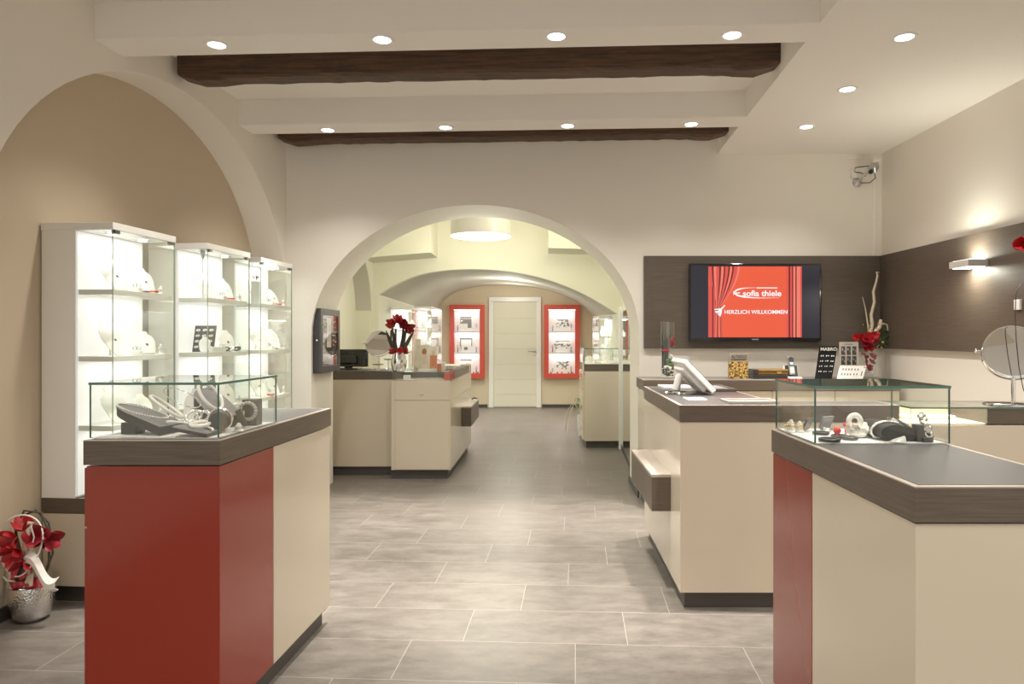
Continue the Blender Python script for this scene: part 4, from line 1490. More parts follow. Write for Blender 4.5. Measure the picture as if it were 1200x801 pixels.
for k in range(5):
    mb = MB(); mb.ball((rnd.uniform(-.03, .02), rnd.uniform(-.044, -.02), rnd.uniform(.075, .10)), rnd.uniform(.008, .014), seg=8)
    obj('white_stone', mb, 'pearl', t, smooth=True, local=True)
mb = MB(); mb.tube([(.01, -.03, .19), (.03, -.034, .165), (.046, -.02, .15)], .010, 6)
obj('white_ribbon', mb, 'pearl', t, smooth=True, local=True)
mb = MB()
mb.tube([(-.05, -.012, .215), (-.02, -.046, .218), (.005, -.05, .214)], .011, 6, flat=.5); mb.tube([(-.048, 0, .215), (-.03, -.035, .222), (.0, -.048, .225)], .006, 6)
obj('red_ribbon', mb, 'bauble', t, smooth=True, local=True)
mb = MB(); mb.tube([(.022, -.028, .245), (.034, -.03, .27), (.028, -.026, .30), (.038, -.022, .325)], [.008, .015, .014, .006], 8)
obj('red_flower_bud', mb, 'petal2', t, smooth=True, local=True)

# leaning cover with a heap of gold
x0, x1 = P3(854.5), P3(877)
t = thing('gold_flyer_box', 'upright card box reading ALTGOLD above a printed heap of gold', 'sign', ((x0 + x1) / 2, 5.47, ZK))
mb = MB(); mb.box(x0, x1, 5.455, 5.485, ZK, ZK + .130, .001); obj('gold_print', mb, 'coins', t)
mb = MB(); mb.box(x0 + .006, x1 + .004, 5.462, 5.485, ZK + .130, ZK + .196, .001); obj('card', mb, 'edge', t)
textmesh('lettering', 'ALTGOLD', 'black', t, x0 + .018, x1 - .008, ZK + .160, ZK + .182, 5.4615, .02)
mb = MB()
for r, z in enumerate((.148, .139)):
    xx = x0 + .018
    for k in range(11):
        wd = rnd.uniform(.005, .012)
        if xx + wd > x1 - .006: break
        mb.box(xx, xx + wd, 5.4608, 5.462, ZK + z, ZK + z + .006); xx += wd + .003
o = obj('small_print', mb, 'black', t); o['kind'] = 'stuff'
# black and amber box
x0, x1 = P3(881), P3(921)
t = thing('amber_box', 'low dark box with an amber glass front on the back counter', 'box', ((x0 + x1) / 2, 5.47, ZK))
mb = MB(); mb.box(x0, x1, 5.40, 5.56, ZK, ZK + .030, .003); mb.box(x0, x0 + .035, 5.40, 5.56, ZK + .03, ZK + .072, .006); obj('case', mb, 'black', t)
MT['amber'] = plain('amber_gloss', (.16, .075, .012), .15, noise=.3, scale=30, coat=.4)
mb = MB(); mb.box(x0 + .035, x1, 5.405, 5.56, ZK + .032, ZK + .062, .004); obj('amber_front', mb, 'amber', t)
mb = MB(); mb.box(x0 + .035, x1, 5.40, 5.56, ZK + .062, ZK + .074, .003); obj('lid', mb, 'gold', t)
mb = MB(); mb.box(x1 - .085, x1 - .05, 5.402, 5.41, ZK + .040, ZK + .055, .002); obj('badge', mb, 'gold', t)
# cordless phone
x0, x1 = P3(920.5), P3(935.5); xc = (x0 + x1) / 2
t = thing('cordless_phone', 'grey cordless telephone upright in its black and white base', 'telephone', (xc, 5.42, ZK))
Mp = T(xc, 5.44, ZK + .010, 0, -.30)
mb = MB(); mb.box(x0, x1, 5.36, 5.46, ZK, ZK + .014, .004); mb.box(-.056, .056, .018, .028, 0, .10, .003, M=Mp); obj('base', mb, 'white', t)
mb = MB(); mb.box(-.046, .05, .008, .018, .012, .098, .003, M=Mp); obj('cradle', mb, 'black', t)
mb = MB(); mb.box(-.024, .024, -.014, .010, .02, .165, .008, M=Mp); o = obj('handset', mb, 'steel', t)
mb = MB(); mb.box(-.019, .019, -.0165, -.013, .085, .158, .002, M=Mp); obj('handset_face', mb, 'black', o)
MT['lcd'] = glow('phone_display', (.45, .55, .65), .6)
mb = MB(); mb.box(-.014, .014, -.0175, -.0160, .095, .118, M=Mp); obj('display', mb, 'lcd', o)
mb = MB()
for i in range(3):
    for j in range(4):
        mb.box(-.014 + .011 * i, -.006 + .011 * i, -.0158, -.0135, .032 + .011 * j, .038 + .011 * j, M=Mp)
obj('keys', mb, 'white', o)

# sample cards of ring initials and earrings
def card(label, pts, m, name, parts):
    """pts: bottom-left, bottom-right, top-right, top-left pixel corners; the card leans back"""
    bl, br, tr, tl = [Vector((at(p[0], p[1], dd).x, dd, max(ZC + .002, at(p[0], p[1], dd).z))) for p, dd in pts]
    t = thing(name, label, 'sample card', tuple((bl + br) / 2))
    nrm = (br - bl).cross(tl - bl).normalized()
    mb = MB()
    f = [bl, br, tr, tl]; b = [p - nrm * .006 for p in f]
    mb._new(f + b, [(0, 1, 2, 3), (7, 6, 5, 4)] + [(i, 4 + i, 4 + (i + 1) % 4, (i + 1) % 4) for i in range(4)])
    bmesh.ops.recalc_face_normals(mb.bm, faces=mb.bm.faces[:])
    obj('card', mb, m, t)
    def uv(u, v, k=.0015): return bl.lerp(br, u).lerp(tl.lerp(tr, u), v) + nrm * k
    for nm, mm, rects in parts:
        ch = {'earrings': 2, 'black_squares': 1}.get(nm, 99)
        sg = {'earrings': 'earring_pair', 'black_squares': 'black_square'}.get(nm, nm)
        for i, (u0, u1, v0, v1, *kk) in enumerate(rects):
            if i % ch == 0: mb = MB()
            k = kk[0] if kk else .0015
            q = [uv(u0, v0, 0), uv(u1, v0, 0), uv(u1, v1, 0), uv(u0, v1, 0), uv(u0, v0, k), uv(u1, v0, k), uv(u1, v1, k), uv(u0, v1, k)]
            mb._new(q, [(0, 1, 5, 4), (1, 2, 6, 5), (2, 3, 7, 6), (3, 0, 4, 7), (4, 5, 6, 7)])
            if i % ch == ch - 1 or i == len(rects) - 1: obj(sg, mb, mm, t)
    return t, uv


DC = 5.40
rnd = random.Random(5)
def pairs(us, vs, w=.055, h=.028, k=.004):
    r = []
    for v in vs:
        for u in us:
            for s in (-1, 1):
                r.append((u + s * .055 - w / 2, u + s * .055 + w / 2, v - h / 2 - rnd.uniform(0, .012), v + h / 2 + rnd.uniform(0, .012), k))
    return r


t, uv = card('black sample card lettered MABRO with rows of small silver earrings', [((955, 443.5), DC), ((975, 443.5), DC), ((981.5, 405.5), DC + .07), ((960.5, 405.5), DC + .07)], 'blackmatte', 'sample_card',
             [('earrings', 'steel', pairs((.22, .52, .82), (.70, .54, .38, .22), .03, .016))])
# lettering laid on the leaning card
a = uv(.07, .86, .002); b_ = uv(.93, .96, .002)
o = textmesh('lettering', 'MABRO', 'white', t, a.x, b_.x, a.z, b_.z, a.y - .006, .012)
t, uv = card('pale grey sample card with nine black squares of earrings', [((984, 443), DC + .03), ((1006, 443), DC + .03), ((1006, 400.5), DC + .075), ((983.5, 400.5), DC + .075)], 'edge', 'sample_card',
             [('black_squares', 'black', [(.09 + .29 * i, .31 + .29 * i, .10 + .27 * j, .34 + .27 * j) for i in range(3) for j in range(3)]),
              ('earrings', 'silver', [(.12 + .29 * i + .11 * s, .18 + .29 * i + .11 * s, .22 + .27 * j - .05 * s, .28 + .27 * j - .05 * s, .004) for i in range(3) for j in range(3) for s in (0, 1)]),
              ('small_print', 'dkgrey', [(.26 + .05 * k, .29 + .05 * k, .925, .95) for k in range(9)])])
t, uv = card('low white sample card leaning in front with six pairs of earrings', [((980.5, 445.5), DC - .06), ((1011, 445.5), DC - .06), ((1015.5, 428.5), DC - .02), ((984.5, 428), DC - .02)], 'white', 'sample_card',
             [('earrings', 'clip', pairs((.20, .42, .66), (.72, .36), .035, .12)), ('logo', 'black', [(.92, .96, .82, .92), (.88, .91, .25, .60)]),
              ('ruled_line', 'steel', [(.08, .80, .14, .16)])])


# ---------------- flowers --------------------------------------------------------------
def petal(mb, base, direc, up, ln, wd, curl, n=7):
    direc = direc.normalized(); side = direc.cross(up).normalized(); nn = side.cross(direc).normalized()
    g = []
    for i in range(n + 1):
        u = i / n
        w = wd * math.sin(PI * min(1, u * .93 + .05)) ** .75
        cz = curl * u * u * ln
        row = []
        for j in range(5):
            s = -1 + j / 2
            row.append(base + direc * (u * ln) + side * (s * w) + nn * (cz * -1 + .25 * w * s * s))
        g.append(row)
    mb.sheet(g, .0008)


def blossom(mb, c, axis, R, n=6, open_=.9, rnd=random):
    axis = Vector(axis).normalized()
    u = axis.orthogonal().normalized(); v = axis.cross(u)
    ph = rnd.uniform(0, 6)
    for k in range(n):
        a = ph + 2 * PI * k / n + rnd.uniform(-.15, .15)
        r = u * math.cos(a) + v * math.sin(a)
        op = open_ * (1 if k % 2 else .8)
        d = axis * math.cos(op) + r * math.sin(op)
        petal(mb, Vector(c), d, axis.cross(r).cross(d) if False else r.cross(axis).cross(d) * -1, R * rnd.uniform(.9, 1.1), R * .36, .30)


# corner arrangement
rnd = random.Random(21)
fx, fy = P3(1021, 5.55), 5.56
t = thing('flower_arrangement', 'red Christmas arrangement with pale twigs in a slim glass vase in the corner', 'flower arrangement', (fx, fy, ZK))
mb = MB(); mb.lathe([(.030, 0), (.036, .003), (.036, .02), (.038, .06), (.055, .14), (.085, .22), (.082, .22), (.052, .14), (.034, .06), (.030, .012), (1e-6, .010)], seg=32, cap=False)
obj('glass_vase', mb, 'glass', t, smooth=True, local=True)
mb = MB()
for k in range(40):
    z = rnd.uniform(.06, .2); r = (.02 + .28 * max(0, z - .06)) * math.sqrt(rnd.random())
    a = rnd.uniform(0, 6.28)
    mb.ball((r * math.cos(a) - .01, r * math.sin(a), z), rnd.uniform(.008, .014), seg=8)
obj('red_filling', mb, 'bauble', t, smooth=True, local=True)['kind'] = 'stuff'
mb = MB()
for k in range(20):
    a = rnd.uniform(0, 6.28); r = .022 * math.sqrt(rnd.random())
    mb.ball((r * math.cos(a), r * math.sin(a), rnd.uniform(.02, .055)), .009, seg=8)
obj('white_gravel', mb, 'pearl', t, smooth=True, local=True)['kind'] = 'stuff'
for k in range(7):
    mb = MB()
    a = rnd.uniform(PI * .9, PI * 2.1)
    c = Vector((-.035 + .085 * math.cos(a) * rnd.random(), -.02 + .05 * math.sin(a), rnd.uniform(.20, .36)))
    blossom(mb, c, (math.cos(a) * .7 - .1, -1, .35), rnd.uniform(.05, .07), 6, 1.0, rnd)
    obj('red_blossom', mb, ['petal', 'petal2'][k % 2], t, smooth=60, local=True)
mb = MB()
pts = [(0, 0, .2), (-.005, 0, .33), (.012, 0, .42), (.004, 0, .50), (.03, 0, .60), (.022, 0, .68), (.045, 0, .76), (.055, 0, .815), (.045, 0, .838), (.066, .0, .835)]
mb.tube(pts, [.012, .014, .013, .012, .011, .011, .009, .008, .006, .004], 10)
obj('pale_twig', mb, 'twig', t, smooth=True, local=True)
mb = MB(); mb.tube([(.0, 0, .22), (-.02, .005, .42), (-.04, .005, .55), (-.062, .005, .64)], [.006, .006, .004, .002], 8)
obj('pale_twig', mb, 'twig', t, smooth=True, local=True)
mb = MB(); mb.tube([(0, 0, .3), (.04, -.02, .38), (.06, -.02, .40), (.072, -.02, .46)], [.014, .016, .016, .012], 10)
mb.tube([(.05, -.02, .40), (.09, -.02, .43), (.12, -.02, .42), (.128, -.02, .37)], [.008, .006, .005, .003], 8)
obj('pale_twig', mb, 'twig', t, smooth=True, local=True)
mb = MB()
for k in range(46):
    a = rnd.uniform(-1.2, 1.6); r0 = rnd.uniform(.03, .11)
    b0 = Vector((.05 + r0 * math.cos(a) * .6, rnd.uniform(-.05, .03), .22 + r0 * 1.3 + rnd.uniform(-.03, .04)))
    petal(mb, b0, Vector((math.cos(a), rnd.uniform(-.8, .3), math.sin(a) + rnd.uniform(-.5, .5))), Vector((0, 0, 1)), rnd.uniform(.03, .06), .006, .3, 4)
obj('green_sprigs', mb, 'leaf', t, smooth=True, local=True)['kind'] = 'stuff'
mb = MB()
for k in range(22):
    mb.ball((rnd.uniform(-.09, .09), rnd.uniform(-.08, -.03), rnd.uniform(.20, .44)), rnd.uniform(.004, .008), seg=8)
obj('gold_beads', mb, 'gold', t, smooth=True, local=True)['kind'] = 'stuff'

# pot of red flowers on the floor at left
rnd = random.Random(4)
px_, py_ = -2.365, 3.26
t = thing('flower_pot', 'hammered silver pot with red flowers, baubles and white wire on the floor', 'flower arrangement', (px_, py_, 0))
mb = MB(); mb.lathe([(.052, 0), (.060, .004), (.078, .03), (.092, .09), (.096, .15), (.092, .165), (.084, .165), (.086, .14), (.07, .125), (1e-6, .12)], seg=40, cap=False)
obj('silver_pot', mb, 'pot', t, smooth=60, local=True)
for k in range(7):
    a = PI + PI * k / 6.
    mb = MB(); mb.ball((.062 * math.cos(a), .060 * math.sin(a), .178 + .010 * (k % 2)), .024, seg=16)
    obj('bauble', mb, 'bauble', t, smooth=True, local=True)
for pts in ([(-.02, 0, .13), (-.06, .0, .30), (-.075, .0, .42), (-.05, .02, .50), (.03, .02, .49), (.075, .01, .40), (.08, 0, .25), (.03, .01, .15)],
            [(.0, .02, .13), (-.05, .01, .28), (-.09, .02, .40), (-.07, .03, .47), (.0, .03, .50), (.06, .03, .44), (.085, .02, .30), (.05, .0, .18)]):
    mb = MB(); mb.tube(pts, .0055, 7)
    obj('dark_vine', mb, 'vine', t, smooth=True, local=True)
mb = MB(); mb.tube([(0, -.02, .28), (.012, -.055, .345), (.022, -.06, .41), (.032, -.05, .465)], [.015, .014, .013, .013], 10)
obj('bamboo_stick', mb, 'twig', t, smooth=True, local=True)
mb = MB()
loop = [(-.01 + .098 * math.cos(a) + .012 * math.sin(2 * a), -.06 + .02 * math.sin(a), .36 + .135 * math.sin(a)) for a in [2.2 - 5.9 * k / 40 for k in range(41)]]
mb.tube(loop, .0035, 7); obj('white_wire', mb, 'pearl', t, smooth=True, local=True)
mb = MB(); mb.tube([(-.095, -.05, .215), (-.07, -.06, .20), (-.02, -.07, .20), (.03, -.07, .225), (.05, -.06, .28), (.05, -.05, .33), (.03, -.06, .36)], .0032, 7)
obj('white_wire', mb, 'pearl', t, smooth=True, local=True)
mb = MB(); mb.tube([(.0, -.05, .30), (.04, -.06, .34), (.055, -.06, .40), (.04, -.06, .45)], .0032, 7)
obj('white_wire', mb, 'pearl', t, smooth=True, local=True)
mb = MB()
g = []
for i in range(25):
    u = i / 24
    c = Vector((.030 + .145 * u, -.06 - .01 * u, .290 - .10 * u + .030 * math.sin(u * 1.9 * PI + .4)))
    g.append([c + Vector((0, 0, .030)) , c + Vector((-.006, -.022, .010)), c + Vector((-.010, -.018, -.018)), c + Vector((-.008, .008, -.034))])
mb.sheet(g, .003)
obj('white_bark_curl', mb, 'pearl', t, smooth=True, local=True)
mb = MB(); mb.tube([(0, -.03, .17), (-.005, -.045, .22), (.0, -.04, .27)], [.034, .04, .02], 10); obj('dark_cone', mb, 'black', t, smooth=True, local=True)
mb = MB(); mb.sheet([[Vector((.005 + .05 * u, -.07 + .01 * v, .17 + .09 * v * (1 - .3 * u) + .01 * u)) for v in (0, .33, .66, 1)] for u in (0, .33, .66, 1)], .003); obj('pale_leaf', mb, 'twig', t, smooth=True, local=True)
mb = MB(); mb.lathe([(.03, 0), (1e-6, .09)], (.062, -.03, .165), 12); obj('red_cone', mb, 'bauble', t, smooth=True, local=True)
for k, (x, y, z, ax, R) in enumerate(((-.045, -.04, .375, (-.35, -1, .1), .078), (-.02, -.06, .335, (-.1, -1, -.3), .075), (.045, -.03, .39, (.5, -1, .5), .08), (.01, -.05, .275, (.1, -1, -.4), .075), (-.02, .0, .42, (-.1, -.6, 1), .07), (.075, .0, .37, (.9, -.6, .1), .07))):
    mb = MB(); blossom(mb, Vector((x, y, z)), ax, R, 6, 1.05, rnd)
    obj('red_blossom', mb, ['petal', 'petal', 'petal2'][k % 3], t, smooth=60, local=True)

# vase with a red amaryllis on the rear left counter
rnd = random.Random(9)
vx = (467.5 - VX) / FP * 6.58
t = thing('amaryllis_vase', 'round silver vase with red amaryllis on the counter beyond the arch', 'flower arrangement', (vx, 6.58, ZC + .0005))
mb = MB(); mb.lathe([(.045, 0), (.06, .006), (.072, .05), (.074, .09), (.066, .13), (.06, .175), (.056, .175), (.062, .12), (.05, .02), (1e-6, .018)], seg=32, cap=False)
obj('silver_vase', mb, 'chrome', t, smooth=True, local=True)
mb = MB()
for a in ((-.02, .0), (.015, .01), (.03, -.01)):
    mb.tube([(a[0], a[1], .05), (a[0] * 1.6, a[1], .25), (a[0] * 2 + .01, a[1], .40)], .010, 8)
mb.tube([(-.03, 0, .15), (-.075, 0, .30), (-.07, -.01, .38), (-.045, -.01, .40)], .009, 8)
for s in (-1, 1, .4, -.5):
    petal(mb, Vector((s * .02, 0, .14)), Vector((s * .45, -.15, 1)), Vector((0, -1, .1)), .26, .018, .35)
obj('stems', mb, 'vine', t, smooth=True, local=True)
for k, (x, z, ax) in enumerate(((-.035, .43, (-.8, -.9, .4)), (.035, .43, (.5, -1, .3)), (.0, .46, (0, -.7, .9)), (.07, .40, (1, -.6, 0)))):
    mb = MB(); blossom(mb, Vector((x, -.02, z)), ax, .085, 6, .95, rnd); obj('red_blossom', mb, ['petal', 'petal2'][k % 2], t, smooth=60, local=True)
for k in range(5):
    mb = MB(); a = 2 * PI * k / 5
    blossom(mb, Vector((.045 * math.cos(a), .045 * math.sin(a), .18)), (math.cos(a), math.sin(a), .5), .055, 6, .95, rnd); obj('small_red_blossom', mb, 'petal', t, smooth=60, local=True)


# round table mirrors
def table_mirror(label, x, y, z, zc, R, yaw, tilt, base=.08):
    t = thing('table_mirror', label, 'mirror', (x, y, z), yaw)
    mb = MB(); mb.lathe([(base, 0), (base, .005), (base * .9, .009), (.010, .014)], seg=36); obj('foot', mb, 'chrome', t, smooth=True, local=True)
    mb = MB(); mb.lathe([(.0095, .01), (.0095, zc - z - R - .004)], seg=16); obj('post', mb, 'chrome', t, smooth=True, local=True)
    mb = MB()
    rr = R + .012
    mb.tube([(rr * math.cos(a), 0, zc - z + rr * math.sin(a)) for a in [PI + PI * k / 24 for k in range(25)]], .0045, 8)
    for s in (-1, 1):
        mb.tube([(s * (rr - .008), 0, zc - z), (s * (rr + .014), 0, zc - z)], .006, 8); mb.ball((s * (rr + .018), 0, zc - z), .009, seg=10)
    obj('bracket', mb, 'chrome', t, smooth=True, local=True)
    M = Matrix.Translation((0, 0, zc - z)) @ Matrix.Rotation(tilt, 4, 'X') @ Matrix.Rotation(PI / 2, 4, 'X')
    mb = MB(); mb.lathe([(R - .002, .002), (1e-6, .002)], seg=48, M=M, cap=False); obj('mirror_glass', mb, 'mirror', t, local=True)
    mb = MB(); mb.lathe([(R - .003, .0035), (R + .003, .003), (R + .005, 0), (R + .003, -.006), (1e-6, -.008)], seg=48, M=M, cap=False); obj('mirror_rim', mb, 'chrome', t, smooth=True, local=True)
    return t


mx_ = (1187.5 - VX) / FP * 3.42
table_mirror('large round table mirror on the glass counter at the right edge', mx_, 3.42, ZC + .0005, H - (411.5 - VY) / FP * 3.42, .125, math.radians(-28), math.radians(-13), .13)
table_mirror('small round table mirror on the counter beyond the arch', (444 - VX) / FP * 6.92, 6.92, ZC + .0015, H - (401.5 - VY) / FP * 6.92, .121, math.radians(8), math.radians(-14))
for k, (px, py, d, w_) in enumerate(((443, 427, 6.66, .055), (455, 421, 6.76, .045))):
    c = at(px, py, d)
    t = thing('ring_dish', '%s little dish on a stem in front of the small table mirror' % ['left red', 'right dark'][k], 'dish', (c.x, d, ZC + .0015))
    mb = MB(); mb.lathe([(.022, 0), (.022, .003), (.005, .006), (.005, c.z - ZC - .006)], seg=16); obj('stem', mb, 'chrome', t, smooth=True, local=True)
    mb = MB(); mb.lathe([(.005, c.z - ZC - .008), (w_ * .9, c.z - ZC - .004), (w_, c.z - ZC + .004), (w_ * .9, c.z - ZC + .002), (1e-6, c.z - ZC)], seg=28, cap=False); obj('dish', mb, ['bauble', 'clip'][k], t, smooth=True, local=True)

# computer monitor
t = thing('computer_monitor', 'black computer monitor seen from behind on the counter beyond the arch', 'monitor', (-1.83, 6.95, ZC + .001))
x0, x1 = (388 - VX) / FP * 6.95, (431 - VX) / FP * 6.95
mb = MB(); mb.prism([(x0, 6.94), (x1 - .02, 6.94), (x1, 6.98), (x0, 6.98)], ZC + .025, H - (409 - VY) / FP * 6.95, .006); obj('housing', mb, 'blackgloss', t)
mb = MB(); mb.box(x0 + .08, x0 + .26, 6.90, 6.94, ZC + .05, ZC + .14, .02); obj('back_bulge', mb, 'black', t)
mb = MB(); mb.box(x0 + .02, x1 - .03, 6.982, 6.985, ZC + .04, ZC + .19); obj('screen', mb, 'lcd', t)
mb = MB(); mb.box(x0 + .06, x0 + .28, 6.90, 7.08, ZC + .002, ZC + .012, .003); mb.box(x0 + .13, x0 + .21, 6.955, 6.975, ZC + .01, ZC + .04); obj('foot', mb, 'black', t)

# brochures
MT['skin'] = plain('photo_print_skin', (.78, .62, .48), .4, noise=.45, scale=22)
MT['print2'] = plain('photo_print_pale', (.80, .76, .66), .4, noise=.25, scale=16)
MT['orange'] = plain('orange_print', (.60, .22, .10), .45, noise=.4, scale=30)
bz = ZC + .0015
for k, (p0, p1, pt, d, m_, lb) in enumerate(((485, 492, 396, 7.05, 'print2', 'grey leaflet standing leftmost of the brochures'), (490, 503, 403, 6.72, 'skin', 'brochure with a skin coloured photo standing in the middle'), (503, 512, 405, 6.74, 'orange', 'brochure with an orange photo standing rightmost'))):
    a, b_ = at(p0, pt, d), at(p1, pt, d)
    t = thing('brochure', lb + ' on the counter beyond the arch', 'brochure', ((a.x + b_.x) / 2, d, bz))
    hgt = a.z - bz
    M = T((a.x + b_.x) / 2, d, bz, 0, -.22)
    w2 = (b_.x - a.x) / 2
    mb = MB(); mb.box(-w2, w2, 0, .006, .001, hgt, .001, M=M); obj('sheet', mb, 'print2', t)
    mb = MB(); mb.box(-w2 * .9, w2 * .9, -.0015, .0, hgt * .08, hgt * .62, M=M); obj('photo', mb, m_, t)
    mb = MB(); mb.lathe([(w2 * .45, -.003), (w2 * .45, 0)], seg=20, M=M @ T(0, 0, hgt * .72) @ Matrix.Rotation(PI / 2, 4, 'X'), sy=1.4); obj('picture_spot', mb, 'skin' if k != 1 else 'orange', t)
for k, (px, d, m_) in enumerate(((514.5, 6.75, 'orange'), (519.5, 6.78, 'ivory'))):
    c = at(px, 430, d)
    mb = MB(); mb.box(c.x - .016, c.x + .02, d - .02, d + .02, bz, bz + .078 - .012 * (k == 0), .002)
    tag(obj('small_box', mb, m_), ['small orange box', 'small cream box'][k] + ' beside the brochures beyond the arch', 'box')
tray('grey felt tray beside the brochures beyond the arch', -1.06, -.86, 6.98, 7.28, 'steel', 'dkgrey')
tray('white tray at the back of the counter beyond the arch', -1.05, -.86, 7.45, 7.7, 'white', 'matte', .02)
mb = MB(); mb.box(onB(7.95) - .04, onB(7.95) + .012, 7.90, 7.93, ZB, ZC + .02, .002)
obj('end_cap', mb, 'cream', bpy.data.objects['sales_counter.002'])
mb = MB(); mb.tube([(-.76, 7.95, .600), (-.735, 7.9, .62), (-.715, 7.95, .605)], .014, 8, flat=.5)
tag(obj('leather_strap', mb, 'black', smooth=True), 'black strap lying on the bag ledge beyond the arch', 'strap')

# black jewellery wall cabinet in the arch
t = thing('jewellery_wall_cabinet', 'black wall hung jewellery cabinet with glass door inside the arch', 'wall cabinet', (-1.82, 6.0, 1.01))
xw, xf = -1.856, -1.790
y0, y1, z0, z1 = 5.735, 6.285, 1.010, 1.545
w = .055
mb = MB(); mb.box(xw, xf - .012, y0, y1, z0, z1, .003); obj('case', mb, 'black', t)
mb = MB()
mb.box(xf - .014, xf, y0, y0 + w, z0, z1, .002); mb.box(xf - .014, xf, y1 - w, y1, z0, z1, .002)
mb.box(xf - .014, xf, y0 + w, y1 - w, z0, z0 + w, .002); mb.box(xf - .014, xf, y0 + w, y1 - w, z1 - w, z1, .002)
o = obj('door_frame', mb, 'dkgrey', t)
mb = MB(); mb.box(xf - .006, xf - .003, y0 + w, y1 - w, z0 + w, z1 - w); obj('door_glass', mb, 'glass', o)
mb = MB(); mb.box(xf - .012, xf - .0105, y0 + .20, y0 + .32, z0 + .21, z1 - .075); obj('photo_insert', mb, 'print2', t)
mb = MB(); mb.lathe([(.008, 0), (.008, .006), (.004, .008)], seg=14, M=T(xw + .035, y0, 1.28) @ Matrix.Rotation(PI / 2, 4, 'X')); obj('lock', mb, 'chrome', t, smooth=True)
rnd = random.Random(2)
for k, y in enumerate((y0 + .10, y0 + .36, y0 + .42)):
    mb = MB()
    for j in range(9):
        mb.ball((xf - .011, y + rnd.uniform(-.015, .015), z0 + .10 + .04 * j + rnd.uniform(-.01, .01)), rnd.uniform(.004, .009), seg=8)
    tag(obj('hanging_necklace', mb, 'silver', smooth=True), '%s silver necklace hanging in the black wall cabinet' % ['nearest', 'middle', 'farthest'][k], 'necklace', 'necklaces in the black wall cabinet')

# spider plant behind the narrow counter
rnd = random.Random(8)
t = thing('spider_plant', 'green spider plant with hanging leaves beside the narrow counter beyond the arch', 'plant', (.56, 9.20, 0))
mb = MB(); mb.lathe([(.045, 0), (.05, .01), (.065, .28), (.060, .28), (.055, .26), (1e-6, .25)], (.56, 9.20, 0), 28, cap=False); obj('pot', mb, 'white', t, smooth=True)
mb = MB()
for k in range(26):
    a = rnd.uniform(0, 6.28); ln = rnd.uniform(.12, .28) * (.45 if math.cos(a) > .1 else 1); up = rnd.uniform(.12, .30)
    pts = []
    for i in range(8):
        u = i / 7
        pts.append(Vector((.56 + math.cos(a) * ln * u, 9.20 + math.sin(a) * ln * u, .27 + up * math.sin(u * 2.6) * 1.1 - .10 * u * u)))
    for i in range(7):
        s = Vector((-math.sin(a), math.cos(a), 0)) * .017
        mb._new([pts[i] - s * (1 - i / 7), pts[i] + s * (1 - i / 7), pts[i + 1] + s * (1 - (i + 1) / 7), pts[i + 1] - s * (1 - (i + 1) / 7)], [(0, 1, 2, 3)])
o = obj('leaves', mb, 'leaf', t); o['kind'] = 'stuff'
mb = MB()
for k in range(5):
    a = PI + rnd.uniform(-.6, .9); r = rnd.uniform(.16, .26)
    mb.tube([(.56, 9.20, .28), (.56 + math.cos(a) * r * .6, 9.20 + math.sin(a) * r * .6, .45), (.56 + math.cos(a) * r, 9.20 + math.sin(a) * r, .30), (.56 + math.cos(a) * r * 1.1, 9.20 + math.sin(a) * r, .06)], .004, 5)
obj('runners', mb, 'twig', t, smooth=True)

# objects in the rear right case
for k, (x, y, h_) in enumerate(((.60, 8.40, .06), (.70, 8.35, .04), (.80, 8.42, .10), (.88, 8.36, .06))):
    if k % 2 == 0:
        make_bust('%s white bust in the glass case of the narrow counter beyond the arch' % ['left', '', 'right'][k], (x, y, ZC + .006), .1 - .1 * k, h_ + .03, .05, .4, 'ivory', 'silver')
    else:
        make_block('%s white block with earrings in the glass case of the narrow counter beyond the arch' % ['', 'left', '', 'right'][k], (x, y, ZC + .006), 0, .08, .06, h_ * .6)

